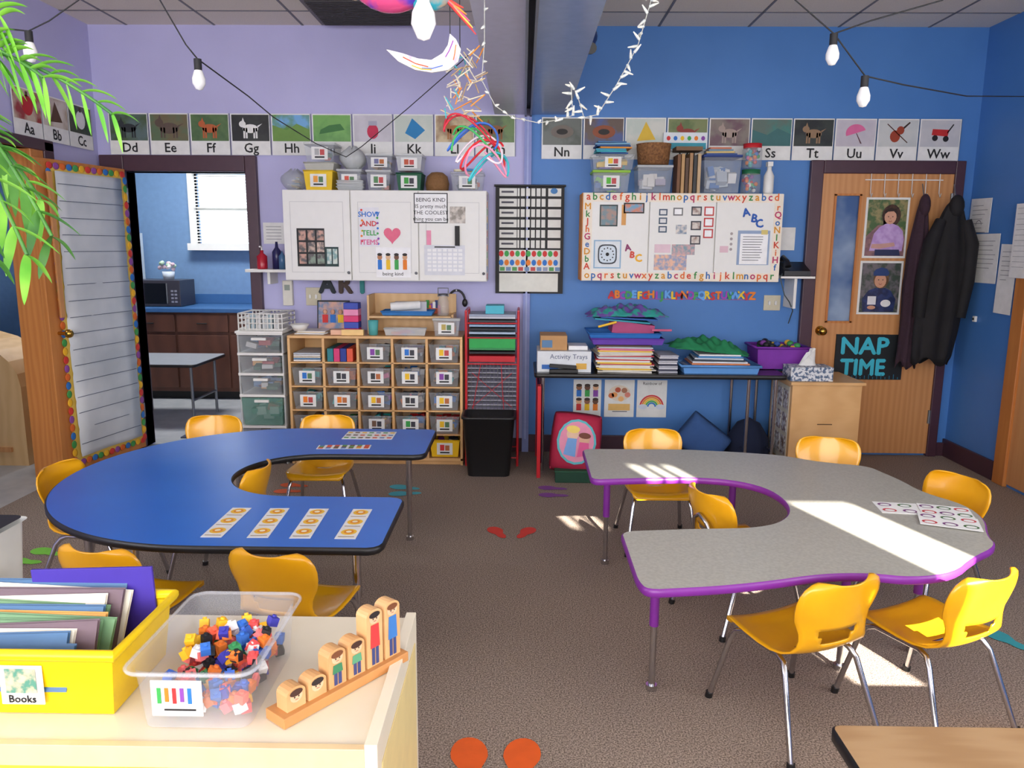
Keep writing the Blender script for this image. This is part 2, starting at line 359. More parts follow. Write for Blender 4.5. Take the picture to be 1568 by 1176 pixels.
# ---------------------------------------------------------------- alphabet cards
inf={'A':((150,40,40),(200,180,160),'ell',(190,30,40)),'B':((210,200,190),(180,160,140),'tri',(90,60,40)),'C':((40,60,40),(80,80,70),'ell',(230,230,230)),
'D':((90,110,110),(70,90,60),'dog',(40,46,50)),'E':((110,100,70),(90,110,80),'ele',(92,76,66)),'F':((90,120,70),(70,100,60),'dog',(190,96,50)),'G':((22,24,22),(40,44,40),'goat',(240,240,236)),
'H':((110,170,220),(90,140,60),'hill',(110,150,70)),'I':((90,150,70),(110,170,80),'igu',(60,120,60)),'J':((190,186,196),(200,196,206),'jar',(200,40,80)),'K':((190,200,190),(200,206,196),'kite',(30,130,190)),
'L':((200,180,140),(150,120,90),'dog',(170,110,60)),'M':((90,120,60),(60,80,50),'dog',(140,90,50)),'N':((60,70,60),(90,96,90),'nest',(120,110,100)),'O':((60,80,140),(90,70,60),'nest',(150,80,50)),'P':((210,210,200),(190,200,190),'tri',(230,190,60)),
'Q':((120,130,80),(90,110,60),'dog',(150,60,50)),'R':((130,120,110),(110,80,90),'dog',(170,150,140)),'S':((90,110,100),(60,130,120),'hill',(60,110,110)),'T':((30,34,34),(50,56,50),'dog',(150,120,90)),'U':((196,190,200),(206,200,208),'umb',(226,110,160)),'V':((196,200,200),(206,208,206),'vio',(160,60,30)),'W':((196,196,200),(206,204,206),'wag',(200,40,40))}
def card(b,ch,x,z,w=.278,y=5.615):
    a,c,kind,col=inf[ch]; m=P(col)
    b.sheet(x,x+w,z-.28,z,y,paper)
    ph=.185 ; zt=z-.008; zb=z-ph; y1=y-.001; y2=y-.002; cx=x+w/2; cz=(zt+zb)/2
    b.rect(x+.008,x+w-.008,zb,zt,y1,PH(a,c,9))
    if kind=='ell': b.ell(cx,cz,.055,.06,y2,m); b.rect(cx-.012,cx+.012,cz+.05,cz+.08,y2,P((80,60,40)))
    elif kind=='jar': b.ell(cx,cz-.02,.04,.05,y2,m); b.rect(cx-.03,cx+.03,cz+.02,cz+.05,y2-.0005,P((170,170,190)))
    elif kind=='igu': b.poly([(cx-.09,cz-.04),(cx+.09,cz-.01),(cx+.06,cz+.03),(cx-.02,cz+.02),(cx-.08,cz-.01)],y2,m)
    elif kind=='tri': b.poly([(cx-.06,cz-.06),(cx+.07,cz-.05),(cx,cz+.07)],y2,m)
    elif kind in('dog','goat','ele'):
        s=1.25 if kind=='ele' else 1
        b.ell(cx,cz-.005,.055*s,.03*s,y2,m); b.ell(cx-.055*s,cz+.025*s,.024*s,.022*s,y2-.0005,m)
        b.poly([(cx-.06*s,cz+.04*s),(cx-.05*s,cz+.07*s),(cx-.04*s,cz+.04*s)],y2,m)
        for k in(-.045,-.028,.025,.042): b.rect(cx+k*s-.006,cx+k*s+.006,cz-.07,cz,y2,m)
        b.poly([(cx+.05*s,cz),(cx+.085*s,cz+.03),(cx+.05*s,cz+.015)],y2,m)
    elif kind=='hill': b.poly([(x+.008,zb),(x+w-.008,zb),(x+w-.008,cz-.01),(cx+.04,cz+.03),(cx-.03,cz-.015),(x+.008,cz+.02)],y2,m)
    elif kind=='kite': b.poly([(cx-.06,cz-.03),(cx-.01,cz+.07),(cx+.08,cz-.01),(cx+.01,cz-.07)],y2,m)
    elif kind=='nest': b.ell(cx,cz,.08,.045,y2,m); b.ell(cx,cz,.04,.02,y2-.0005,P((40,36,34)))
    elif kind=='umb': b.ell(cx,cz,.07,.06,y2,m,14,20,200); b.poly([(cx+.0,cz),(cx+.006,cz),(cx+.045,cz-.07),(cx+.035,cz-.07)],y2,P((90,50,60)))
    elif kind=='vio': b.ell(cx-.02,cz-.02,.035,.04,y2,m); b.ell(cx+.015,cz+.02,.026,.028,y2-.0005,m); b.poly([(cx+.02,cz+.03),(cx+.03,cz+.02),(cx+.08,cz+.07),(cx+.073,cz+.077)],y2,P((50,30,20))); b.poly([(cx-.08,cz+.06),(cx-.076,cz+.065),(cx+.07,cz-.06),(cx+.066,cz-.065)],y2,P((80,40,20)))
    elif kind=='wag': b.poly([(cx-.06,cz-.01),(cx+.05,cz-.02),(cx+.06,cz+.025),(cx-.055,cz+.03)],y2,m); b.ell(cx-.035,cz-.03,.02,.02,y2,black); b.ell(cx+.04,cz-.035,.02,.02,y2,black); b.poly([(cx+.05,cz),(cx+.09,cz+.06),(cx+.082,cz+.063),(cx+.045,cz+.01)],y2,black)
    b.text(ch+ch.lower(),cx,z-.262,y-.0015,.09,black,th=.0015)
    b.rect(x+w-.003,x+w,z-.28,z,y-.001,P((90,100,120)))
b=MB('alphabet_card_strip')
for i,ch in enumerate('DEFGHIJKLM'): card(b,ch,-2.92+i*.2865,2.415)
for i,ch in enumerate('NOPQRSTUVW'): card(b,ch,.12+i*.291,2.40,.284)
b.done()
b=MB('alphabet_card_strip'); b.T=LW()
for i,ch in enumerate('ABC'): card(b,ch,4.70+i*.285,2.43,y=-.015)
b.done()
# ---------------------------------------------------------------- generic storage bin
def bin_(b,x0,x1,y0,y1,z0,z1,m,label=None,lid=None,fill=None,n=9,rim=True):
    tp=.012
    b.add([(x0+tp,y0+tp,z0),(x1-tp,y0+tp,z0),(x1-tp,y1-tp,z0),(x0+tp,y1-tp,z0),(x0,y0,z1),(x1,y0,z1),(x1,y1,z1),(x0,y1,z1)],[(0,3,2,1),(0,1,5,4),(1,2,6,5),(2,3,7,6),(3,0,4,7)],m)
    if rim: b.tube([(x0,y0,z1),(x1,y0,z1),(x1,y1,z1),(x0,y1,z1)],.005,lid or m,6,True)
    if lid: b.box(x0-.004,x1+.004,y0-.004,y1+.004,z1,z1+.012,lid)
    if fill:
        for k in range(n):
            w=(x1-x0)*random.uniform(.15,.3); d=(y1-y0)*random.uniform(.15,.3); h=(z1-z0)*random.uniform(.2,.35)
            cx=random.uniform(x0+tp+w*.7,x1-tp-w*.7); cy=random.uniform(y0+tp+d*.7,y1-tp-d*.7); cz=z0+random.uniform(.25,.62)*(z1-z0)
            b.box(cx-w/2,cx+w/2,cy-d/2,cy+d/2,cz-h/2,cz+h/2,P(random.choice(fill)),R=Matrix.Rotation(random.uniform(-.5,.5),3,random.choice('XYZ')))
    if label:
        cx=(x0+x1)/2; w=min(.055,(x1-x0)*.33); cz=z0+(z1-z0)*.5; h=min(.042,(z1-z0)*.36)
        yy=y0+tp*.4-.003
        b.box(cx-w,cx+w,yy-.001,yy,cz-h,cz+h,paper); b.rect(cx-w*.6,cx-w*.05,cz-h*.3,cz+h*.7,yy-.002,P(label)); b.rect(cx+w*.05,cx+w*.6,cz-h*.3,cz+h*.6,yy-.002,P(random.choice([(60,60,70),(190,110,60),(90,130,90),(200,80,80)]))); b.rect(cx-w*.6,cx+w*.6,cz-h*.75,cz-h*.5,yy-.002,black)
# ---------------------------------------------------------------- left whiteboard cabinet
def lx(px): return -1.64+(px-429)*.00439
def lz(py): return 1.885-(py-291)*.00440
b=MB('whiteboard_wall_cabinet'); yf=5.33
b.box(-1.63,-.25,yf,YM,1.275,1.88,white)
for i in range(3):
    a=-1.63+i*.46; b.box(a+.004,a+.456,yf-.018,yf,1.28,1.875,white)
    for (p,q,r,s_) in[(a+.05,a+.41,1.80,1.803),(a+.05,a+.41,1.33,1.333),(a+.05,a+.053,1.33,1.80),(a+.407,a+.41,1.33,1.80)]: b.rect(p,q,r,s_,yf-.019,P((200,200,198)))
    b.sph((a+.44,yf-.03,1.33),.01,.012,.01,steel)
for i in range(12): b.box(-.249,-.247,5.34,5.36,1.29+i*.048,1.33+i*.048,P(RC[i%6]))
b.done(.003)
y0=yf-.0195
b=MB('door_display_papers')
def L(p0,p1,q0,q1,m,o=0): b.box(lx(p0),lx(p1),y0-.001-o*.001,y0-o*.001,lz(q1),lz(q0),m)
L(452,495,350,408,black); L(495,516,378,408,P((30,60,60)))
for r in range(3):
    for c in range(3): L(455+c*14,466+c*14,353+r*18,368+r*18,PH(random.choice([(190,140,120),(210,180,160),(120,140,120)]),(70,60,60),30),1)
for c in range(2): L(498+c*9,505+c*9,381,404,PH((120,160,160),(200,210,200),30),1)
L(549,580,318,377,P((232,232,238)))
for i,t in enumerate(['SHOW','AND','TELL','ITEMS']): b.text(t,lx(564.5),lz(332+i*14),y0-.003,.048,P(RC[[1,0,3,8][i]]),th=.001)
for i in range(14): b.ell(lx(552+(i%2)*25+random.random()*2),lz(322+i*3.9),.008,.008,y0-.0025,P(RC[i%6]),8)
hp=[]
for i in range(28):
    t=2*math.pi*i/28; hp.append((lx(600)+.0036*16*math.sin(t)**3,lz(359)+.0038*(13*math.cos(t)-5*math.cos(2*t)-2*math.cos(3*t)-math.cos(4*t))))
b.poly(hp,y0-.003,P((236,110,140)))
L(574,628,378,424,P((250,250,250)),1)
for i in range(4):
    cx=580+i*13; b.ell(lx(cx),lz(393),.017,.02,y0-.004,P([(190,130,90),(230,190,150),(120,80,60),(220,170,130)][i]),10); b.rect(lx(cx)-.014,lx(cx)+.014,lz(412),lz(397),y0-.004,P(RC[i+1])); b.ell(lx(cx),lz(389),.017,.010,y0-.005,P((40,30,26)),10)
b.text('being kind',lx(600),lz(421),y0-.004,.035,black)
L(634,686,296,341,black,0); L(635.5,684.5,297.5,339.5,P((250,250,250)),2)
for i,t in enumerate(['BEING KIND','IS pretty much','THE COOLEST','thing you can be']): b.text(t,lx(660),lz(309+i*9.5),y0-.005,.036,black)
L(689,713,316,341,PH((120,110,100),(200,190,180),30))
L(653,660,352,374,P((240,150,180)),1); b.box(lx(697),lx(704),y0-.02,y0,lz(375),lz(345),black)
L(649,712,374,420,P((222,224,230)))
for r in range(6):
    for c in range(7): L(654+c*8,660+c*8,380+r*6,384+r*6,P((246,246,246)),1)
b.rect(lx(665),lx(697),lz(378),lz(376),y0-.003,P((60,60,60)))
b.done()
b=MB('wall_shelf_small'); b.box(-1.93,-1.64,5.38,YM,1.325,1.345,white); b.box(-1.80,-1.78,5.45,YM,1.24,1.325,white); b.done(.002)
b=MB('hand_soap_bottle'); b.lathe([(.0,0),(.034,0),(.036,.01),(.036,.09),(.012,.11),(.012,.13),(.0,.13)],(-1.84,5.48,1.345),P((180,30,50),.25)); b.tube([(-1.84,5.48,1.47),(-1.84,5.48,1.50),(-1.84,5.44,1.50)],.006,white,6); b.done()
b=MB('glue_bottle'); b.lathe([(.0,0),(.032,0),(.032,.12),(.012,.15),(.008,.19),(.0,.19)],(-1.74,5.5,1.345),P((40,40,90),.3)); b.lathe([(.0,0),(.024,0),(.024,.09),(.008,.11),(0,.13)],(-1.685,5.44,1.345),P((70,110,150),.3)); b.done()
b=MB('wall_notice_sheet'); b.sheet(-1.87,-1.72,1.52,1.67,5.625,paper)
for i in range(5): b.rect(-1.85,-1.74,1.64-i*.022,1.643-i*.022,5.624,P((110,110,120)))
b.done()
zt=1.882; YB0,YB1=5.36,5.56
def topbin(name,p0,p1,q0,q1,m,**k):
    b=MB(name); z0=k.pop('z0',None); bin_(b,lx(p0),lx(p1),YB0,YB1,lz(q1) if z0 is None else z0,lz(q0),m,**k); b.done()
fl=[(220,220,220),(200,160,120),(160,180,200),(230,120,90),(90,120,90),(60,70,90)]
topbin('storage_bin',463,508,263,291,P((240,200,30)),z0=zt,label=(240,160,60),n=0)
topbin('storage_bin',466,512,224,250,clear,label=(180,180,180),lid=frost,fill=fl); topbin('storage_bin',464,511,251,262,P((190,190,180)),fill=fl,n=3)
topbin('storage_bin',515,552,263,291,clear,z0=zt,label=(220,90,70),lid=frost,fill=fl)
topbin('storage_bin',560,597,264,291,clear,z0=zt,label=(90,140,90),lid=frost,fill=fl,n=14); topbin('storage_bin',560,600,240,260,clear,label=(120,120,160),lid=frost,fill=fl,n=14)
topbin('storage_bin',606,645,266,291,P((20,90,60)),z0=zt,label=(60,160,60)); topbin('storage_bin',606,646,240,262,frost,label=(200,90,60),lid=frost,fill=fl)
topbin('storage_bin',690,740,266,291,clear,z0=zt,label=(200,200,210),lid=clear,fill=fl,n=14)
b=MB('clear_pouch_of_tape_rolls')
for i in range(6): b.lathe([(.018,0),(.03,0),(.03,.014),(.018,.014),(.018,0)],(lx(700+i*6),5.42+.02*(i%3),lz(262)+.003*(i%2)),P([(240,230,200),(200,60,70),(240,240,240),(90,150,210),(240,200,80),(220,220,220)][i]),12)
b.done()
b=MB('stack_of_white_baskets')
for k in range(3): bin_(b,lx(514)+k*.002,lx(556)-k*.002,5.34,5.38,zt+.001+k*.006,zt+.02+k*.02,frost)
b.done()
b=MB('wicker_basket'); wk=M('wicker',(140,100,60),.8,bump=.8,bscale=90); cx=lx(667)
b.lathe([(.0,0),(.075,0),(.082,.05),(.07,.1),(.04,.125),(0,.13)],(cx,5.45,zt),wk,18); b.done()
def bag(name,cx,cy,z,rx,ry,rz,m,cf=(200,170,110)):
    b=MB(name); rows=[]
    for i in range(13):
        t=i/12; r=max(.12,math.sin(math.pi*min(.97,t*.85+.08))**.6)*(1 if t<.75 else 1-.5*(t-.75)*4*.8); rows.append([(cx+rx*r*math.cos(a)*(1+.1*math.sin(3*a+t*5)+.06*math.sin(8*a)),cy+ry*r*math.sin(a),z+rz*2*t+.01*math.sin(5*a)*t) for a in [2*math.pi*j/24 for j in range(25)]])
    b.surf(rows,.002,m)
    for k in range(10): b.box(cx+random.uniform(-.5,.3)*rx,cx+random.uniform(.31,.6)*rx,cy-ry*.4,cy+ry*.4,z+.012+k*rz*.11,z+.018+k*rz*.11,P(random.choice([cf,(220,200,150),(230,230,230),(120,160,190)])),R=Matrix.Rotation(random.uniform(-.3,.3),3,'Y'))
    b.done()
bag('plastic_bag_of_craft_supplies',lx(442),5.46,zt,.085,.08,.07,clear)
bag('plastic_bag_of_craft_supplies',lx(535),5.46,lz(263)+.015,.085,.08,.075,frost)
# ---------------------------------------------------------------- right board
def rx(px): return .40+(px-890)*.00434
def rz_(py): return 1.878-(py-293)*.00434
b=MB('magnetic_board_cabinet'); yr=5.36
b.box(.40,1.745,yr,YM,1.285,1.875,white)
for i in range(3):
    a=.40+i*.4483; b.box(a+.003,a+.4453,yr-.016,yr,1.288,1.872,white)
b.box(.395,.40,yr,YM,1.285,1.875,P((240,150,40)))
b.done(.003)
b=MB('alphabet_border_trim'); yy=yr-.0175; bt=P((244,232,214))
b.box(.402,1.743,yy-.001,yy,1.815,1.872,bt); b.box(.402,1.743,yy-.001,yy,1.288,1.345,bt)
b.box(.402,.462,yy-.001,yy,1.345,1.815,bt); b.box(1.685,1.743,yy-.001,yy,1.345,1.815,bt)
seq='AaBbCcDdEeFfGgHhIiJjKkLlMmNnOoPpQqRrSsTtUuVvWwXxYyZz'
cc=[(214,70,40),(60,140,70),(220,150,30),(50,110,180),(190,50,100),(230,110,40)]
for i in range(30):
    x=.435+i*.0435
    b.text('abcdefghijklmnopqrstuvwxyzabcd'[i],x,1.828,yy-.002,.068,P(cc[i%6]),th=.0015); b.text('opqrstuvwxyzabcdefghijklmnopqr'[i],x,1.305,yy-.002,.068,P(cc[(i+2)%6]),th=.0015)
for i in range(9):
    b.text(seq[(i*3)%52],.432,1.365+i*.05,yy-.002,.06,P(cc[i%6]),0,th=.0015); b.text(seq[(i*3+11)%52],1.712,1.365+i*.05,yy-.002,.06,P(cc[(i+3)%6]),0,th=.0015)
b.done()
b=MB('board_display_cards'); y0=yy
def Rr(p0,p1,q0,q1,m,o=0): b.box(rx(p0),rx(p1),y0-.001-o*.001,y0-o*.001,rz_(q1),rz_(q0),m)
pw=P((250,250,250))
Rr(916,944,312,345,P((40,60,60))); Rr(918,942,314,343,PH((150,120,110),(90,120,130),30),1)
Rr(953,985,309,325,P((40,40,40))); Rr(955,983,311,323,PH((200,120,90),(100,150,180),30),1)
Rr(950,957,312,343,P((220,160,90)))
Rr(908,951,366,410,P((150,186,214))); Rr(910,949,368,408,P((226,232,236)),1)
rr=[]
for i in range(24):
    t=2*math.pi*i/24; c,s_=math.cos(t),math.sin(t); k=1/(abs(c)**4+abs(s_)**4)**.25; rr.append((rx(929.5)+.068*k*c*.95,rz_(388)+.07*k*s_*.95))
b.poly(rr,y0-.003,P((60,66,74))); b.poly([(rx(929.5)+(p[0]-rx(929.5))*.86,rz_(388)+(p[1]-rz_(388))*.86) for p in rr],y0-.004,P((214,226,236)))
for i in range(12):
    t=2*math.pi*i/12; b.ell(rx(929.5)+.042*math.cos(t),rz_(388)+.042*math.sin(t),.005,.005,y0-.005,black,8)
b.ell(rx(929.5),rz_(388),.012,.012,y0-.005,black)
b.text('A',rx(962),rz_(382),y0-.002,.06,P((150,60,110)),10,th=.003); b.text('B',rx(968),rz_(393),y0-.002,.06,P((220,80,60)),-5,th=.003); b.text('C',rx(979),rz_(399),y0-.002,.07,P((240,180,40)),5,th=.003)
for r in range(3):
    Rr(1008,1021,318+r*13,328+r*13,P((70,90,110))); Rr(1010,1019,320+r*13,326+r*13,P((220,220,220)),1)
Rr(1030,1045,316,328,P((120,120,120))); Rr(1032,1043,318,326,pw,1)
for r in range(3):
    Rr(1058,1074,314+r*22,328+r*22,P((60,60,70))); Rr(1060,1072,316+r*22,326+r*22,PH((150,120,110),(210,200,190),30),1)
    Rr(1078,1093,314+r*17,328+r*17,P((200,60,60))); Rr(1080,1091,316+r*17,326+r*17,pw,1)
Rr(1035,1052,342,356,PH((220,210,200),(120,140,160),30))
Rr(1003,1028,372,385,P((230,200,210))); Rr(1030,1066,372,388,PH((200,160,160),(120,150,160),40)); Rr(1003,1054,388,412,PH((230,180,150),(140,150,180),40))
b.text('A',rx(1144),rz_(328),y0-.002,.075,P((30,90,180)),12,th=.003); b.text('B',rx(1155),rz_(337),y0-.002,.075,P((30,90,180)),-8,th=.003); b.text('C',rx(1165),rz_(345),y0-.002,.075,P((30,90,180)),8,th=.003)
Rr(1132,1182,350,403,P((150,170,200))); Rr(1136,1179,355,402,pw,1); Rr(1168,1178,349,356,P((220,200,120)),2)
for i in range(10): b.rect(rx(1140),rx(1165+random.random()*10),rz_(360+i*4),rz_(359+i*4),y0-.003,P((110,110,115)))
for i in range(4): b.ell(rx(1122),rz_(355+i*8),.01,.01,y0-.002,P((170,160,160)),8)
Rr(1105,1118,374,384,P((225,190,200)))
b.done()
def rtop(name,p0,p1,q0,q1,m,**k):
    b=MB(name); bin_(b,rx(p0),rx(p1),5.38,5.58,max(1.877,rz_(q1)),rz_(q0),m,**k); b.done()
rf=[(60,180,190),(240,200,60),(120,80,180),(240,120,60)]
rtop('storage_bin',905,962,262,292,clear,label=(90,190,60),lid=P((150,200,60)),fill=[(120,200,60),(60,120,190)],n=14)
rtop('storage_bin',903,968,236,258,clear,label=(240,200,60),lid=None,fill=rf,n=16)
b=MB('craft_paper_stack')
for i in range(7): b.box(rx(908+random.random()*10),rx(955+random.random()*10),5.4,5.56,rz_(236)+.008+i*.012,rz_(236)+.018+i*.012,P([(40,90,150),(60,180,190),(70,160,190),(230,150,60),(30,80,140),(120,170,200),(60,110,160)][i]),R=Matrix.Rotation(random.uniform(-.12,.12),3,'Z'))
b.done()
b=MB('woven_basket'); b.lathe([(0,0),(.105,0),(.118,.13),(.12,.135),(.105,.135),(.09,.02),(0,.02)],(rx(1001),5.48,rz_(252)+.014),M('wicker2',(160,112,68),.8,rgb2=(120,80,48),scale=60,bump=1,bscale=80),20); b.done()
rtop('storage_bin',974,1028,254,292,clear,label=None,lid=frost,fill=[(220,220,224),(180,170,190),(230,226,220)],n=18)
b=MB('file_folder_row')
for i in range(6): b.box(rx(1036+i*6.3),rx(1041+i*6.3),5.4,5.56,1.877,rz_(232+random.random()*8),P([(120,80,50),(190,150,100),(90,66,50),(170,130,90),(60,60,60),(200,170,130)][i]))
b.done(.001)
rtop('storage_bin',1076,1134,238,292,clear,lid=P((30,60,130)),fill=[(240,240,240),(200,210,220),(60,120,190)],n=20)
b=MB('craft_book_pile')
for i in range(4): b.box(rx(1080+i*2),rx(1128-i*3),5.41,5.55,rz_(238)+.013+i*.013,rz_(238)+.025+i*.013,P([(60,90,150),(220,190,120),(120,150,170),(200,120,90)][i]),R=Matrix.Rotation(random.uniform(-.1,.1),3,'Z'))
b.done()
b=MB('craft_jar_stack')
for k in range(2):
    z=1.88+k*.17; b.lathe([(0,0),(.06,0),(.066,.01),(.066,.12),(.055,.14)],(rx(1155),5.47,z),clear); b.lathe([(.06,.13),(.062,.16),(0,.162)],(rx(1155),5.47,z),P([(30,110,70),(200,30,40)][k]))
    for i in range(34): b.sph((rx(1155)+random.uniform(-.04,.04),5.47+random.uniform(-.04,.04),z+.015+random.random()*.11),.014,.014,.014,P(random.choice(RC)),8,6)
b.done()
b=MB('white_spray_bottle'); b.lathe([(0,0),(.03,0),(.034,.02),(.034,.12),(.015,.16),(.015,.19),(0,.19)],(rx(1182),5.45,1.878),white); b.box(rx(1182)-.02,rx(1182)+.015,5.42,5.47,2.06,2.09,white); b.done()
b=MB('alphabet_puzzle_box'); b.box(rx(1020),rx(1090),5.585,5.61,rz_(224),rz_(196),P((230,236,240)))
b.rect(rx(1022),rx(1088),rz_(222),rz_(212),5.584,P((60,160,180)))
for i in range(6): b.ell(rx(1028+i*11),rz_(205),.014,.016,5.584,P(RC[i]),8)
b.box(rx(1034),rx(1075),5.42,5.56,rz_(228),rz_(222),P((120,90,60))); b.done()
b=MB('wall_shelf_small'); b.box(1.76,2.0,5.36,YM,1.31,1.325,white); b.box(1.88,1.90,5.42,YM,1.10,1.31,white); b.box(1.80,1.93,5.612,YM,1.5,1.66,paper); b.done(.002)
b=MB('desk_telephone'); b.box(1.80,1.98,5.40,5.58,1.327,1.36,blacks)
b.add([(1.80,5.40,1.36),(1.98,5.40,1.36),(1.98,5.56,1.42),(1.80,5.56,1.42),(1.80,5.56,1.36),(1.98,5.56,1.36)],[(0,1,2,3),(0,3,4),(1,5,2),(3,2,5,4)],blacks)
b.tube([(1.83,5.42,1.39),(1.83,5.44,1.425),(1.83,5.54,1.455),(1.83,5.56,1.43)],[.022,.014,.014,.022],blacks)
b.tube([(1.80,5.45,1.34),(1.78,5.38,1.34),(1.75,5.33,1.32),(1.79,5.34,1.2),(1.84,5.38,1.15),(1.91,5.5,1.08),(1.92,5.6,.98)],.004,P((80,90,90)),6); b.done()
# ---------------------------------------------------------------- pocket chart
b=MB('job_pocket_chart'); x0,x1=-.20,.285; yb=5.60
b.box(x0,x1,yb,YW-.003,1.18,1.94,black)
def cz(py): return 1.94-(py-281)*.0045
def cx_(px): return -.20+(px-760)*.00458
pc=P((232,232,226))
for k,t in enumerate([286,302,318,334,350,366]):
    b.box(cx_(766),cx_(793),yb-.004,yb-.001,cz(t+12),cz(t),pc); b.rect(cx_(769),cx_(788),cz(t+7),cz(t+4),yb-.006,P((80,80,90)))
    b.box(cx_(794),cx_(839),yb-.004,yb-.001,cz(t+12),cz(t),pc)
    b.box(cx_(841),cx_(861),yb-.004,yb-.001,cz(t+12),cz(t),pc)
for i in range(6): b.rect(cx_(797+i*8),cx_(799+i*8),cz(379),cz(284),yb-.005,black)
b.ell(cx_(850),cz(290),.025,.02,yb-.006,P((70,130,190)))
b.box(cx_(766),cx_(861),yb-.003,yb-.001,cz(415),cz(381),pc)
for r in range(2):
    for i in range(11): b.ell(cx_(769+i*8.5),cz(387+r*14),.017,.022,yb-.004,P(RC[(i*3+r)%6]),10)
for i in range(10): b.box(cx_(767+i*9.6),cx_(774.5+i*9.6),yb-.004,yb-.001,cz(414),cz(408),P(random.choice([(150,160,190),(120,150,190),(90,160,90),(200,80,80)])))
b.box(cx_(766),cx_(858),yb-.006,yb-.001,cz(447),cz(418),P((232,232,222)))
b.cyl((x0-.01,yb-.004,1.935),(x1+.01,yb-.004,1.935),.008,blacks); b.done()
b=MB('light_switch_plate'); b.box(-1.58,-1.47,5.62,YM,1.08,1.21,P((214,206,180))); b.box(-1.555,-1.54,5.605,5.62,1.13,1.16,white); b.box(-1.51,-1.495,5.605,5.62,1.13,1.16,white); b.done(.003)
b=MB('thermostat_box'); b.box(-1.74,-1.67,5.59,YM,1.08,1.26,P((226,222,210))); b.rect(-1.725,-1.685,1.19,1.23,5.588,P((150,160,150))); b.done(.004)
b=MB('light_switch_plate'); b.box(1.74,1.86,5.62,YM,1.07,1.18,P((214,206,180))); b.box(1.77,1.785,5.605,5.62,1.11,1.14,white); b.box(1.815,1.83,5.605,5.62,1.11,1.14,white); b.done(.003)
b=MB('art_wall_letters')
for ch,x,c in(('A',-1.42,(26,36,46)),('R',-1.29,(70,50,40)),('T',-1.165,(30,130,130))):
    for k in range(8): b.text(ch,x,1.175,5.60+k*.003,.17,P(c),th=.007)
b.done()
b=MB('magnetic_letter_row')
for i in range(26): b.text('ABCDEFGHIJKLMNOPQRSTUVWXYZ'[i],.64+i*.0405,1.15+.005*math.sin(i*2),5.615,.074,P([(220,50,60),(250,140,40),(170,70,190),(70,170,90),(110,180,250),(250,210,50)][i%6]),th=.004)
b.rect(.62,1.68,1.144,1.148,5.616,P((190,80,140))); b.done()
def poster(name,x0,x1,z0,z1,fn):
    b=MB(name); b.sheet(x0,x1,z0,z1,5.622,paper); fn(b,x0,x1,z0,z1,5.620); b.done()
def kids(b,x0,x1,z0,z1,y):
    w=x1-x0;h=z1-z0
    for r in range(2):
        for c in range(3):
            cx=x0+w*(.2+.3*c); cz=z0+h*(.3+.38*r); b.ell(cx,cz+.03,.022,.024,y,P([(230,180,140),(150,100,70),(110,70,50)][(c+r)%3]),10); b.rect(cx-.018,cx+.018,cz-.04,cz+.01,y,P(RC[(c*2+r)%6])); b.ell(cx,cz+.045,.022,.012,y-.001,P((60,40,30)),10)
def fox(b,x0,x1,z0,z1,y):
    cx=(x0+x1)/2;cz=(z0+z1)/2; b.ell(cx,cz+.04,.08,.06,y,P((236,220,200)))
    for i in range(6): b.ell(cx-.06+i*.024,cz+random.uniform(-.02,.08),.022,.02,y-.001,P([(220,120,70),(240,160,90),(200,90,60),(250,190,120),(180,120,90),(230,140,120)][i]),10)
    b.rect(cx-.08,cx+.08,cz-.09,cz-.04,y,P((236,190,110))); b.rect(cx-.05,cx+.06,cz-.1,cz-.095,y-.001,black)
def rainbow(b,x0,x1,z0,z1,y):
    cx=(x0+x1)/2;cz=z0+.08
    for i,c in enumerate([(220,60,60),(240,150,40),(250,210,60),(80,180,90),(60,130,210)]): b.arc(cx,cz,.09-i*.014-.012,.09-i*.014,y,P(c))
    for sx in(-1,1): b.ell(cx+sx*.065,cz,.035,.02,y-.001,P((220,228,240)),10)
    b.text('Rainbow of',cx,z1-.035,y,.03,black)
poster('wall_poster_kids',.38,.585,.275,.55,kids); poster('wall_poster_fox',.61,.83,.27,.55,fox); poster('wall_poster_rainbow',.85,1.07,.27,.55,rainbow)
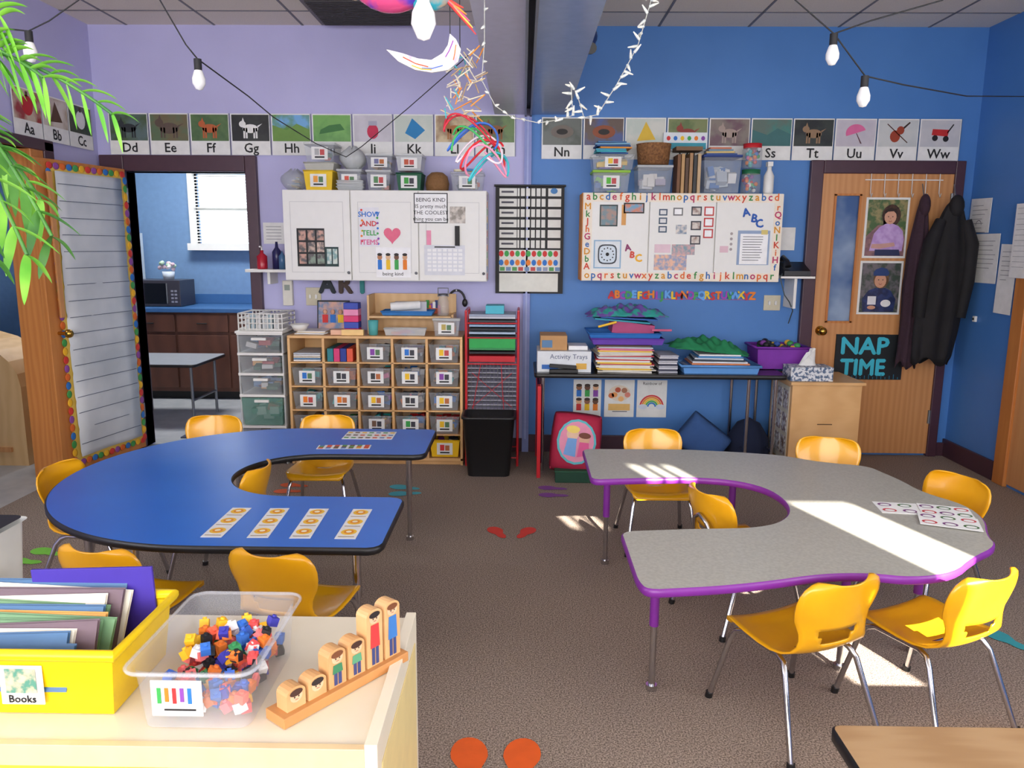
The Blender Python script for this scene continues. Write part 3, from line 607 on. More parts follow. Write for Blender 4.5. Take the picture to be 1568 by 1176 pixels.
# ---------------------------------------------------------------- cubby shelf
b=MB('cubby_shelf'); x0,x1,yf,yb,zt=-1.61,-.41,5.22,5.60,.905
nC,nR=5,5; t=.018
b.box(x0,x1,yf,yb,zt-t,zt,maple); b.box(x0,x1,yf,yb,.03,.05,maple); b.box(x0,x1,yb-.01,yb,.0,zt,maple); b.box(x0,x1,yf+.02,yf+.04,0,.03,maple)
cw=(x1-x0-t)/nC; rh=(zt-t-.05)/nR
for i in range(nC+1): b.box(x0+i*cw,x0+i*cw+t,yf,yb-.01,.0 if i in(0,nC) else .05,zt-t,maple)
for j in range(1,nR): b.box(x0+t,x1-t,yf,yb-.01,.05+j*rh-.005,.05+j*rh+.005,maple)
b.done(.002)
b=MB('cubby_bins'); random.seed(11)
for j in range(nR):
    for i in range(nC):
        a=x0+t+i*cw+.006; c=a+cw-t-.012; z0=.05+j*rh+.007; z1=z0+rh*.72
        if j==4 and i==0:
            for k in range(5): b.box(a+.01,c-.01,yf+.02,yb-.06,z0+k*.012,z0+.008+k*.012,P([(240,240,240),(120,160,200),(230,220,200),(240,240,240),(200,210,220)][k]))
            continue
        if j==4 and i==1:
            for k in range(4): b.box(a+.01+k*.045,a+.05+k*.045,yf+.01,yb-.06,z0,z0+.09,P([(40,130,140),(220,60,120),(40,60,150),(230,90,60)][k]))
            continue
        m=P((250,200,20)) if(j==0 and i==4) else clear
        base=[(200,190,180),(120,110,100)]
        bin_(b,a,c,yf+.004,yb-.03,z0,z1,m,label=random.choice(RC[:6]+[(60,60,60),(120,90,70)]),fill=[random.choice(RC),(170,120,80),random.choice(RC),random.choice(base),(80,80,86),random.choice(RC)],n=20)
b.done()
b=MB('plastic_drawer_tower'); x0,x1,yf,yb=-1.95,-1.635,5.2,5.56
zs=[0.03,.27,.49,.64,.78,.92]
for xx in(x0,x1-.012): b.box(xx,xx+.012,yf+.01,yb,0,.93,frost)
for i,z in enumerate(zs): b.box(x0,x1,yf,yb,z-.012,z+.006,white)
for i in range(5):
    z0,z1=zs[i]+.01,zs[i+1]-.016
    bin_(b,x0+.014,x1-.014,yf-.006,yb-.02,z0,z1,clear if i!=1 else M('teal_tinted_plastic',(130,180,166),.2,alpha=.5),fill=[(200,200,200),(120,150,190),(230,180,120),(180,80,80),(70,110,90)],n=14,rim=False)
    b.box((x0+x1)/2-.05,(x0+x1)/2+.05,yf-.022,yf-.004,z1-.03,z1-.012,white)
b.box(x0-.006,x1+.006,yf-.01,yb+.01,.92,.935,white)
b.done(.002)
b=MB('white_plastic_crate'); x0,x1=-1.94,-1.64
for z in(.945,.985,1.02,1.05): b.tube([(x0,5.23,z),(x1,5.23,z),(x1,5.52,z),(x0,5.52,z)],.006,white,6,True)
for i in range(13):
    x=x0+i*(x1-x0)/12; b.box(x-.003,x+.003,5.225,5.235,.94,1.05,white); b.box(x-.003,x+.003,5.515,5.525,.94,1.05,white)
b.box(x0,x1,5.23,5.52,.936,.945,white)
for i in range(6): b.box(x0+.03+i*.04,x0+.06+i*.04,5.27,5.48,.946,1.03+.01*(i%3),P([(220,225,230),(180,200,210),(230,230,230)][i%3]))
b.done()
zt=.906
b=MB('framed_family_photo'); R=Matrix.Rotation(-.12,3,'X')
b.box(-1.47,-1.24,5.5,5.515,zt+.005,zt+.22,black,R=R); b.box(-1.46,-1.25,5.492,5.499,zt+.015,zt+.21,PH((90,120,160),(200,150,130),16),R=R)
for i in range(3): b.sph((-1.41+i*.055,5.488,zt+.14),.016,.003,.018,P((214,160,130)),8,6); b.box(-1.43+i*.055,-1.39+i*.055,5.486,5.49,zt+.05,zt+.12,P(RC[i]))
b.done()
b=MB('paper_sheet_stack')
for i in range(4): b.box(-1.57+i*.006,-1.36,5.28,5.46,zt+.001+i*.006,zt+.006+i*.006,P([(236,236,236),(226,230,236),(240,220,180),(236,236,236)][i]),R=Matrix.Rotation(random.uniform(-.15,.15),3,'Z'))
b.done()
b=MB('white_dish'); b.lathe([(0,0),(.04,0),(.065,.045),(.06,.045),(.036,.006),(0,.006)],(-1.54,5.30,zt+.026),white); b.done()
b=MB('toy_block_tower')
for i,c in enumerate([(226,60,120),(60,80,180),(226,60,120),(240,150,190),(60,80,180)]): b.box(-1.23,-1.13,5.28,5.38,zt+.001+i*.044,zt+.043+i*.044,P(c))
b.box(-1.32,-1.24,5.26,5.36,zt+.001,zt+.035,P((240,190,160)));b.box(-1.24,-1.09,5.24,5.275,zt+.001,zt+.04,P((250,210,140))); b.done(.002)
b=MB('wooden_desk_hutch')
b.box(-1.08,-.48,5.56,5.575,zt,zt+.27,birch); b.box(-1.08,-1.065,5.34,5.56,zt,zt+.27,birch); b.box(-.495,-.48,5.34,5.56,zt,zt+.14,birch); b.box(-1.065,-.495,5.30,5.56,zt+.115,zt+.13,birch); b.done(.002)
b=MB('blue_tray'); bin_(b,-.98,-.62,5.31,5.49,zt+.133,zt+.16,P((60,130,200))); b.cyl((-.92,5.36,zt+.19),(-.72,5.40,zt+.20),.03,paper,14); b.box(-.9,-.68,5.42,5.48,zt+.15,zt+.22,P((200,200,210)),R=Matrix.Rotation(.1,3,'Z'))
b.done()
b=MB('craft_supply_caddy')
for i in range(9):
    c=RC[i]; b.box(-.74+i*.016,-.72+i*.016,5.51+.004*(i%3),5.535,zt+.135,zt+.19+.012*(i%4),P(c))
b.box(-.76,-.59,5.50,5.545,zt+.132,zt+.17,P((200,90,60))); b.done()
b=MB('glass_mason_jar'); b.lathe([(0,0),(.036,0),(.04,.01),(.04,.1),(.03,.12),(.03,.14)],(-.555,5.38,zt+.131),clear); b.lathe([(.032,.135),(.032,.15),(0,.152)],(-.555,5.38,zt+.131),steel); b.tube([(-.59,5.38,zt+.26),(-.59,5.38,zt+.32),(-.52,5.38,zt+.32),(-.52,5.38,zt+.26)],.004,steel,6); b.done()
b=MB('storage_bin'); bin_(b,-.61,-.43,5.225,5.295,zt+.002,zt+.11,clear,label=(190,170,90),lid=frost,fill=fl); b.done()
b=MB('teal_cup'); b.lathe([(0,0),(.03,0),(.036,.1),(.032,.1),(.028,.006),(0,.006)],(-1.03,5.29,zt+.001),P((90,180,180))); b.done()
b=MB('pencil_tray'); bin_(b,-.95,-.66,5.24,5.29,zt+.002,zt+.05,frost,fill=RC,n=8); b.done()
b=MB('headphones'); b.tube([(-.48+.06*math.cos(a),5.6,1.12+.08*math.sin(a)) for a in [math.pi*i/10 for i in range(11)]],.008,blacks); b.sph((-.42,5.59,1.11),.02,.015,.03,blacks); b.sph((-.54,5.59,1.11),.02,.015,.03,blacks); b.cyl((-.48,5.625,1.2),(-.48,5.58,1.2),.006,steel); b.done()
# ---------------------------------------------------------------- red rack
b=MB('wire_paper_rack'); x0,x1,ya,yb=-.385,-.03,5.22,5.52
for x in(x0,x1):
    for y in(ya,yb): b.cyl((x,y,0),(x,y,1.08),.009,red)
    b.tube([(x,ya,1.08),(x,yb,1.08)],.009,red); b.tube([(x,ya,.06),(x,yb,.06)],.007,red)
for z in(.72,.9,1.0,.06):
    for y in(ya,yb): b.cyl((x0,y,z),(x1,y,z),.005,red)
for i in range(11):
    z=.40+i*.032
    b.cyl((x0,ya,z),(x1,ya,z),.0025,steel,6)
    b.box(x0+.01,x1-.01,ya+.01,yb,z,z+.004,P((206,204,222)))
for i in range(14):
    xx=x0+.01+i*(x1-x0-.02)/13; b.cyl((xx,ya-.003,.38),(xx,ya-.003,.72),.0018,steel,6)
for k in range(2): b.cyl((x0+.04+k*.22,ya-.005,.38),(x0+.10+k*.14,ya-.005,.72),.0025,red,6)
b.cyl((x0+.04,ya-.005,.66),(x1-.04,ya-.005,.42),.002,red,6); b.cyl((x1-.04,ya-.005,.66),(x0+.04,ya-.005,.42),.002,red,6)
b.done()
b=MB('paper_tray_stack')
cols=[(30,34,40),(60,150,90),(40,170,80),(30,34,40),(170,190,210),(40,44,50),(150,180,210),(60,64,70),(200,205,215)]
for i,z in enumerate([.79,.815,.83,.90,.925,.95,.975,1.005,1.03]): b.box(x0+.02,x1-.02,ya+.005+.01*(i%2),yb-.03,z,z+(.07 if i==2 else .014),P(cols[i]))
b.box(x0+.02,x1-.02,ya,yb-.03,.735,.775,P((200,30,44))); b.box(x0+.13,x1-.1,ya+.05,yb-.08,1.06,1.115,P((80,190,210)));b.box(x0+.02,x1-.02,ya,yb-.03,1.045,1.06,P((160,170,190)))
b.done(.001)
b=MB('black_trash_bin'); m=blacks
def rr_(cx,cy,hx,hy,z,r=.04,n=5):
    out=[]
    for qx,qy,a0 in((1,1,0),(-1,1,90),(-1,-1,180),(1,-1,270)):
        for k in range(n+1):
            a=math.radians(a0+90*k/n); out.append((cx+qx*(hx-r)+r*math.cos(a),cy+qy*(hy-r)+r*math.sin(a),z))
    return out
def lofts(b,rings,m,cap=True):
    n=len(rings[0]); vs=sum(rings,[]); fs=[]
    for j in range(len(rings)-1):
        for i in range(n): fs.append((j*n+i,j*n+(i+1)%n,(j+1)*n+(i+1)%n,(j+1)*n+i))
    b.add(vs,fs,m,True)
    if cap: b.add(rings[0],[tuple(range(n))[::-1]],m)
lofts(b,[rr_(-.22,5.06,.14,.10,0),rr_(-.22,5.06,.172,.125,.39),rr_(-.22,5.06,.182,.135,.395),rr_(-.22,5.06,.182,.135,.41),rr_(-.22,5.06,.165,.118,.41),rr_(-.22,5.06,.135,.095,.02)],m); b.add(rr_(-.22,5.06,.135,.095,.02),[tuple(range(24))],m); b.done()
# ---------------------------------------------------------------- black desk
b=MB('black_folding_table'); b.prism(chaikin([(.08,5.06),(1.76,5.06),(1.76,5.60),(.08,5.60)],2,.06),.655,.685,M('black_laminate',(30,30,34),.25),blacks,.004)
for x in(.14,1.70,1.52):
    for y in(5.12,5.54): b.cyl((x,y,0),(x,y,.655),.012,chrome)
    b.cyl((x,5.12,.15),(x,5.54,.15),.009,chrome)
b.done()
zd=.686
b=MB('activity_tray_box'); b.box(.10,.46,5.12,5.42,zd,zd+.14,P((226,230,234))); b.rect(.13,.24,zd+.02,zd+.05,5.118,P((50,110,190))); b.text('Activity Trays',.31,zd+.09,5.118,.045,P((90,100,130)))
b.rect(.36,.43,zd+.02,zd+.06,5.118,P((230,180,80))); b.done(.002)
b=MB('cardboard_box'); b.box(.12,.30,5.16,5.4,zd+.142,zd+.24,M('cardboard',(196,150,100),.8)); b.box(.31,.44,5.18,5.36,zd+.142,zd+.17,P((240,240,240))); b.box(.13,.2,5.155,5.16,zd+.16,zd+.21,P((90,130,170))); b.done(.002)
b=MB('stapler'); b.box(.18,.37,5.07,5.11,zd,zd+.025,blacks); b.box(.18,.36,5.075,5.105,zd+.03,zd+.055,blacks,R=Matrix.Rotation(.06,3,'Y')); b.done(.004)
b=MB('picture_book_stack'); random.seed(5); z=zd
for i in range(22):
    h=random.uniform(.004,.011); a=random.uniform(-.02,.02); b.box(.51+a,.87+a,5.12,5.42,z,z+h,P(random.choice([(220,215,200),(60,140,90),(200,60,70),(240,200,80),(190,200,210),(90,70,60),(230,230,225),(220,120,150),(226,222,214),(236,232,224)])),R=Matrix.Rotation(random.uniform(-.1,.1),3,'Z')); z+=h+.001
b.done()
zs_=z+.004
b=MB('tray_stack'); bin_(b,.46,.94,5.1,5.45,zs_,zs_+.04,P((110,70,180)));bin_(b,.44,.92,5.1,5.45,zs_+.045,zs_+.075,P((50,120,200)))
b.box(.60,.88,5.16,5.4,zs_+.06,zs_+.14,P((180,70,120)),R=Matrix.Rotation(.12,3,'Y')); b.box(.48,.85,5.14,5.4,zs_+.15,zs_+.16,P((40,150,170)),R=Matrix.Rotation(.08,3,'Y')); b.box(.52,.9,5.15,5.38,zs_+.165,zs_+.175,P((30,90,170)),R=Matrix.Rotation(.05,3,'Y'))
b.cyl((.86,5.1,zs_+.10),(1.0,5.2,zs_+.09),.008,P((240,120,160)),8); b.cyl((.50,5.1,zs_+.12),(.62,5.12,zs_+.15),.008,P((250,200,60)),8); b.done()
def cloth(name,cx,cy,z,hx,hy,h,m,seed,dropx=0):
    random.seed(seed); ph=[random.uniform(0,6) for _ in range(6)]; b=MB(name); rows=[]
    for i in range(29):
        v=-1+2*i/28; rows.append([(cx+hx*u*(1+.06*math.sin(5*v+ph[0])),cy+hy*v*(1+.05*math.sin(6*u+ph[1])),z-dropx*(u+1)/2+h*max(0,(1-abs(u)**4)*(1-abs(v)**4))*(.6+.18*math.sin(6*u+3*v+ph[2])+.12*math.sin(13*u-7*v+ph[3])+.1*math.sin(21*u+11*v+ph[4]))) for u in [-1+2*j/44 for j in range(45)]])
    b.surf([r[::-1] for r in rows],.003,m); b.done()
cloth('patterned_fabric',.70,5.27,zs_+.185,.26,.13,.085,M('teal_print_fabric',(40,150,140),.8,rgb2=(100,70,150),scale=22,contrast=(.45,.55)),2)
b=MB('paper_roll_bundle')
for i in range(10): b.box(.915,1.04,5.13,5.38,zd+i*.012,zd+.009+i*.012,P([(190,190,200),(70,70,90),(220,220,226)][i%3]),R=Matrix.Rotation(random.uniform(-.05,.05),3,'Z'))
b.done()
b=MB('blue_serving_tray'); bin_(b,1.07,1.58,5.09,5.45,zd,zd+.05,P((100,160,226)));b.tube([(1.06,5.08,zd+.052),(1.585,5.08,zd+.052),(1.585,5.46,zd+.052),(1.06,5.46,zd+.052)],.009,P((100,160,226)),8,True)
for i in range(8): b.box(1.12+.01*i,1.55-.012*i,5.14,5.4,zd+.03+i*.012,zd+.04+i*.012,P([(226,230,236),(90,130,200),(230,140,90),(226,230,236),(50,60,70),(200,210,220),(70,140,200),(240,240,240)][i]),R=Matrix.Rotation(random.uniform(-.1,.1),3,'Z'))
b.done()
cloth('green_felt_cloth',1.27,5.28,zd+.165,.26,.14,.10,M('green_felt',(30,126,80),.9),9,.05)
b=MB('purple_storage_bin'); bin_(b,1.62,1.97,5.30,5.56,.69,.835,P((130,50,170)),n=0); b.tube([(1.61,5.29,.838),(1.98,5.29,.838),(1.98,5.57,.838),(1.61,5.57,.838)],.009,P((130,50,170)),8,True)
for i in range(26): b.sph((random.uniform(1.67,1.91),random.uniform(5.34,5.52),.82+random.random()*.04),.025,.025,.02,P(random.choice([(30,30,34),(60,150,80),(50,90,170),(240,190,60),(130,60,150),(60,60,66)])),8,6)
b.done()
b=MB('wooden_toy_chest'); b.box(1.80,2.26,5.08,5.09,.02,.62,maple); b.box(1.80,1.82,5.09,5.52,.02,.62,maple); b.box(2.24,2.26,5.09,5.52,.02,.62,maple); b.box(1.80,2.26,5.51,5.52,.02,.62,maple); b.box(1.785,2.28,5.065,5.53,.62,.64,maple); b.box(1.81,2.25,5.09,5.51,0,.04,maple)
b.box(1.98,2.08,5.076,5.08,.35,.356,P((90,60,30)))
b.box(1.796,1.80,5.12,5.48,.08,.6,P((214,208,190)))
for r in range(3):
    for c in range(3): b.box(1.793,1.796,5.14+c*.11,5.23+c*.11,.12+r*.16,.25+r*.16,PH((230,230,230),(120,90,80),40))
b.done(.003)
b=MB('tissue_box'); tm=M('tissue_print',(222,226,230),.6,rgb2=(90,110,140),scale=50,contrast=(.48,.55))
b.box(1.79,2.07,5.10,5.27,.642,.735,tm)
rows=[]
for i in range(8):
    t=i/7; rows.append([(1.925+(.06*(1-t)+.035*t*math.sin(3*a))*math.cos(a)+.02*t,5.19+(.025*(1-t)+.02*t*math.cos(2*a))*math.sin(a),.736+.10*t*(1+.2*math.sin(2*a))) for a in [2*math.pi*j/16 for j in range(17)]])
b.surf(rows,.001,paper); b.done(.003)
b=MB('character_floor_cushion'); random.seed(3)
R0=Matrix.Translation((.36,5.0,.23))@Matrix.Rotation(math.radians(-18),4,'X')@Matrix.Rotation(math.radians(6),4,'Y')
b.T=R0; rows=[]
for i in range(17):
    v=-1+2*i/16
    rows.append([( .165*math.copysign(abs(u)**.8,u)*(1-.06*v*v),-.07*((1-u**6)*(1-v**6))**.5 ,.20*v*(1-.05*u*u)) for u in [-1+2*j/16 for j in range(17)]])
rf_=M('red_fabric',(180,34,70),.8)
b.surf(rows,.004,rf_); b.surf([[(p[0],-p[1],p[2]) for p in r[::-1]] for r in rows],.004,rf_)
y=-.078
b.ell(0,.0,.13,.15,y,P((90,190,200))); b.ell(0,0,.115,.135,y-.002,P((236,150,180))); b.ell(-.03,.05,.04,.045,y-.004,P((240,200,170))); b.ell(.05,.02,.035,.04,y-.004,P((230,180,150))); b.ell(-.03,.08,.045,.025,y-.006,P((250,220,110))); b.ell(.05,.045,.04,.02,y-.006,P((120,60,40)))
b.poly([(-.08,-.09),(.0,-.1),(-.0,.02),(-.06,.02)],y-.005,P((120,170,230))); b.poly([(.01,-.1),(.09,-.08),(.08,0),(.02,0)],y-.005,P((230,90,150))); b.done()
b=MB('red_easel_board'); b.box(.10,.125,4.94,5.02,0,.62,red); b.box(.105,.12,5.02,5.48,.05,.6,P((90,30,80))); b.box(.10,.125,5.48,5.53,0,.62,red); b.done(.003)
b=MB('green_storage_box'); b.box(.22,.48,4.84,4.91,.0,.07,P((20,70,50))); b.box(.215,.485,4.835,4.915,.07,.08,P((30,90,64))); b.done(.004)
b=MB('denim_cushion'); b.T=Matrix.Translation((1.27,5.30,.185))@Matrix.Rotation(math.radians(38),4,'Y')
rows=[]
for i in range(17):
    v=-1+2*i/16; rows.append([(.17*math.copysign(abs(u)**.85,u),-.08*((1-u**4)*(1-v**4))**.5,.13*v) for u in [-1+2*j/16 for j in range(17)]])
dm=M('denim',(58,94,150),.9,bump=.3,bscale=60)
b.surf(rows,.003,dm); b.surf([[(p[0],-p[1],p[2]) for p in r[::-1]] for r in rows],.003,dm); b.done()
b=MB('dark_bean_bag'); b.lathe([(0,0),(.12,.0),(.15,.08),(.14,.2),(.08,.3),(0,.34)],(1.60,5.34,0),M('dark_navy_fabric',(24,34,60),.9)); b.done()
# ---------------------------------------------------------------- kitchen contents
b=MB('kitchen_counter'); b.box(-3.9,-1.8,7.45,8.09,.08,.86,darkwood); b.box(-3.9,-1.8,7.50,8.09,0,.08,black); b.box(-3.91,-1.78,7.42,8.09,.86,.90,M('counter_blue',(60,104,156),.35)); b.box(-3.9,-1.8,8.07,8.09,.9,1.0,M('counter_blue',(50,90,140),.35))
for i in range(4):
    x=-3.88+i*.52; b.box(x,x+.5,7.43,7.45,.12,.64,darkwood); b.box(x,x+.5,7.43,7.45,.67,.84,darkwood); b.box(x+.2,x+.3,7.41,7.43,.75,.76,black)
b.done(.004)
b=MB('microwave_oven'); b.box(-3.88,-3.38,7.6,7.95,.905,1.16,M('micro_dark',(60,58,66),.3)); b.rect(-3.86,-3.52,.93,1.13,7.598,P((20,20,24),.15)); b.box(-3.51,-3.50,7.58,7.6,.93,1.13,steel)
for r in range(4):
    for c in range(2): b.rect(-3.47+c*.035,-3.445+c*.035,.94+r*.035,.96+r*.035,7.597,P((140,140,150)))
b.done(.004)
b=MB('flower_arrangement'); b.lathe([(0,0),(.05,0),(.06,.08),(.055,.08),(0,.01)],(-3.55,7.75,1.162),P((200,210,220)))
for i in range(14): b.sph((-3.55+random.uniform(-.09,.09),7.75+random.uniform(-.05,.05),1.26+random.random()*.07),.022,.022,.02,P(random.choice([(236,236,236),(180,210,180),(220,190,200)])),8,6)
b.done()
b=MB('refrigerator'); fr=M('fridge_white',(214,224,228),.3); b.box(-4.65,-3.93,7.3,8.05,.0,1.62,fr); b.box(-4.65,-3.93,7.24,7.295,.04,1.1,fr); b.box(-4.65,-3.93,7.24,7.295,1.12,1.62,fr); b.box(-3.99,-3.97,7.21,7.24,1.18,1.4,steel)
for i in range(4): b.box(-3.931,-3.925,7.4+i*.13,7.48+i*.13,1.25+.05*(i%2),1.35+.05*(i%2),P(RC[i]))
b.done(.01)
b=MB('grey_side_table'); b.prism(chaikin([(-3.5,6.3),(-2.72,6.3),(-2.72,7.0),(-3.5,7.0)],2,.1),.50,.525,M('grey_table',(150,154,160),.4),blacks)
for x,y in((-3.4,6.4),(-2.80,6.4),(-3.4,6.9),(-2.80,6.9)): b.cyl((x,y,0),(x,y,.5),.012,steel)
b.cyl((-2.80,6.4,.2),(-2.80,6.9,.2),.01,steel); b.done()
b=MB('door_mat'); b.box(-2.7,-2.15,5.9,6.3,.0,.01,P((50,56,84))); b.done()
b=MB('wooden_play_unit'); pts=[(-.5,0),(.5,0),(.5,.55)]+[(.5*math.cos(math.radians(a)),.55+.35*math.sin(math.radians(a))) for a in range(0,181,15)]
b.T=Matrix.Translation((-3.90,5.40,0))
b.poly(pts,-.3,birch); b.poly(pts,-.28,birch)
for i in range(len(pts)):
    p,q=pts[i],pts[(i+1)%len(pts)]; b.add([(p[0],-.3,p[1]),(q[0],-.3,q[1]),(q[0],.1,q[1]),(p[0],.1,p[1])],[(0,1,2,3)],birch)
b.arc(0,.45,.2,.23,-.303,darkwood,14,0,180); b.box(-.4,.4,-.32,-.30,.1,.13,oak); b.done()
# ---------------------------------------------------------------- tables
def leg(b,x,y,top,colr,low=chrome,split=.24,r=.016):
    b.cyl((x,y,split),(x,y,top),r,colr,14); b.cyl((x,y,.02),(x,y,split),r*.72,low,12); b.cyl((x,y,0),(x,y,.02),r*1.25,low,12); b.cyl((x,y,top-.01),(x,y,top),r*2.2,colr,12)
    b.tube([(x,y,top-.09),(x+.05,y,top-.01)],.006,colr,6)
pts=[(-.46,2.41)]+[(-1.115+.845*math.cos(math.radians(a)),3.255+.845*math.sin(math.radians(a))) for a in range(270,89,-7)]+[(-.46,4.10),(-.46,3.565)]+[(-.94+.31*math.cos(math.radians(a)),3.255+.31*math.sin(math.radians(a))) for a in range(90,271,12)]+[(-.46,2.945)]
b=MB('blue_horseshoe_table'); b.prism(chaikin(pts,2,.12),.502,.53,blueLam,blacks,.007)
for x,y in((-.58,3.83),(-.60,2.66),(-1.45,3.80),(-1.45,2.72),(-1.80,3.02)): leg(b,x,y,.503,chrome)
b.done()
pg=[(.30,3.72),(.52,3.725),(.81,3.73),(1.06,3.69),(1.26,3.64),(1.41,3.52),(1.60,3.47),(1.65,3.25),(1.66,3.08),(1.75,2.93),(1.73,2.76),(1.64,2.60),(1.62,2.50),(1.47,2.39),(1.35,2.27),(1.20,2.23),(1.08,2.26),(.93,2.25),(.75,2.19),(.58,2.15),(.37,2.12),(.35,2.18),(.35,2.60),(.59,2.63),(.83,2.65),(.94,2.70),(1.02,2.81),(1.05,2.96),(1.02,3.12),(.91,3.22),(.75,3.25),(.51,3.23),(.30,3.20)]
b=MB('grey_scalloped_table'); b.prism(chaikin(pg,2,.10),.502,.53,greyLam,purpl,.006)
for x,y in((.46,2.47),(.41,3.55),(1.17,2.62),(1.50,2.75),(1.30,3.35),(.98,3.45)): leg(b,x,y,.503,purpl)
b.done()
b=MB('woodgrain_table'); b.prism(chaikin([(.64,.85),(1.95,.85),(1.95,1.455),(.64,1.455)],2,.05),.522,.552,M('woodgrain_laminate',(182,148,108),.35,rgb2=(168,132,92),scale=1.6,wood=True,vec=(.8,7,7)),blacks,.005)
for x,y in((.74,.93),(1.85,.93),(.74,1.35),(1.85,1.35)): leg(b,x,y,.523,chrome)
b.done()
# ---------------------------------------------------------------- chairs
def chair_mesh(b,arch=False):
    prof=[(.172,.283,.13),(.168,.298,.148),(.15,.307,.158),(.11,.308,.163),(.05,.303,.165),(-.01,.299,.164),(-.06,.299,.16),(-.10,.305,.152),(-.128,.318,.142),(-.146,.338,.132),(-.157,.362,.127),(-.165,.388,.128),(-.172,.415,.136),(-.179,.442,.146),(-.186,.47,.153),(-.193,.497,.155),(-.199,.522,.150),(-.204,.542,.138),(-.207,.553,.118),(-.209,.558,.095)]
    fine=[]
    for i in range(len(prof)-1):
        fine.append(prof[i]); fine.append(tuple((a+c)/2 for a,c in zip(prof[i],prof[i+1])))
    fine.append(prof[-1]); NV=18; rows=[]
    for i,(y,z,w) in enumerate(fine):
        k=min(1,max(0,(z-.31)/.12))
        row=[]
        for j in range(NV+1):
            v=-1+2*j/NV
            row.append((w*v,y+(.042*k*v*v),z+(.014*v*v*(1-k) if y<.16 else 0)-(.010*(1-v*v)*(1-k) if -.1<y<.13 else 0)))
        rows.append(row)
    def skip(i,j):
        z=(fine[i][1]+fine[i+1][1])/2; y=fine[i][0]; v=-1+2*(j+.5)/NV
        return y<-.1 and .352<z<.408 and abs(v)<.46+ (z-.352)*2
    b.surf(rows,.006,chairm,skip)
    for s in(-1,1):
        b.tube([(s*.175,.20,.012),(s*.145,.145,.24),(s*.138,.13,.272),(s*.13,.10,.285),(s*.125,-.06,.285),(s*.13,-.09,.275),(s*.14,-.11,.25),(s*.175,-.20,.012)],.0095,chrome,8)
        b.cyl((s*.1765,.203,0),(s*.175,.20,.02),.013,blacks,10); b.cyl((s*.1765,-.203,0),(s*.175,-.20,.02),.013,blacks,10)
    for y in(.09,-.05): b.cyl((-.128,y,.284),(.128,y,.284),.008,chrome,8)
    if arch: b.tube([(-.08,-.155,.28),(-.07,-.185,.36),(-.04,-.205,.44),(-.0,-.21,.465),(.04,-.205,.44),(.07,-.185,.36),(.08,-.155,.28)],.009,chrome,8)
cme={}
def chair(x,y,dx,dy,arch=False):
    if arch not in cme:
        b=MB('classroom_chair'); chair_mesh(b,arch); o=b.done(); cme[arch]=o.data
    else:
        o=bpy.data.objects.new('classroom_chair',cme[arch]); COL.objects.link(o)
    o.location=(x,y,0); o.rotation_euler[2]=math.atan2(dy,dx)-math.pi/2
chair(.89,2.31,-.38,.925); chair(1.34,2.36,-.42,.91); chair(-.76,2.47,.22,.975); chair(-1.33,2.49,.2,.98)
chair(-1.72,4.06,.1,-1); chair(-1.10,4.10,.02,-1); chair(-1.33,3.28,-1,.1)
chair(.70,3.84,.02,-1); chair(.91,3.05,.92,.39,True); chair(1.52,3.70,-.3,-.95); chair(1.72,3.14,-.92,-.4); chair(-1.86,3.22,1,-.1)
zt=.5305
b=MB('counting_cards')
def card_h(cx,cy,w,h,ang,kind):
    R=Matrix.Rotation(math.radians(ang),4,'Z'); T0=b.T
    b.T=Matrix.Translation((cx,cy,zt))@R
    b.box(-w/2,w/2,-h/2,h/2,0,.0015,paper)
    if kind=='n':
        for k in range(3):
            c=-h/3+k*h/3
            for r,m,z in((.028,P((250,200,60)),.002),(.018,P((240,150,40)),.0025),(.010,P((250,240,200)),.003)):
                b.add([(r*math.cos(2*math.pi*i/14),c+.012+r*math.sin(2*math.pi*i/14),z) for i in range(14)],[tuple(range(14))],m)
            b.add([(-.028,c-.035,.0022),(.028,c-.035,.0022),(.028,c-.03,.0022),(-.028,c-.03,.0022)],[(0,1,2,3)],P((150,120,60)))
    elif kind=='a':
        for i in range(7):
            for j in range(3):
                c=random.choice([(220,90,60),(240,190,60),(90,160,90),(90,130,190),(120,90,70)]); x=-w/2+w*(i+.5)/7; y_=-h/2+h*(j+.5)/3
                b.add([(x-.012,y_-.012,.002),(x+.012,y_-.012,.002),(x+.012,y_+.012,.002),(x-.012,y_+.012,.002)],[(0,1,2,3)],P(c))
    else:
        for j in range(2):
            for i in range(3):
                x=-w/2+w*(i+.5)/3; y_=-h/2+h*(j+.5)/2; c=[(200,60,70),(120,60,120),(70,110,60)][(i+j)%3]
                b.add([(x+.026*math.cos(a),y_+.02*math.sin(a),.002) for a in[2*math.pi*k/12 for k in range(12)]],[tuple(range(12))],P(c)); b.add([(x+.018*math.cos(a),y_+.013*math.sin(a)-.004,.0025) for a in[2*math.pi*k/12 for k in range(12)]],[tuple(range(12))],paper)
    b.T=T0
for x,a in((-1.06,0),(-.908,3),(-.76,2),(-.60,0)): card_h(x,2.64,.072,.30,a,'n')
b.done()
b=MB('alphabet_placemats'); card_h(-.80,3.94,.26,.16,0,'a'); card_h(-.88,3.70,.26,.07,3,'a'); b.done()
b=MB('fruit_worksheets'); card_h(1.49,2.87,.22,.13,-8,'f'); zt=.5325; card_h(1.62,2.84,.18,.13,-18,'f'); zt=.5345; card_h(1.57,2.72,.20,.14,-22,'f'); b.done()
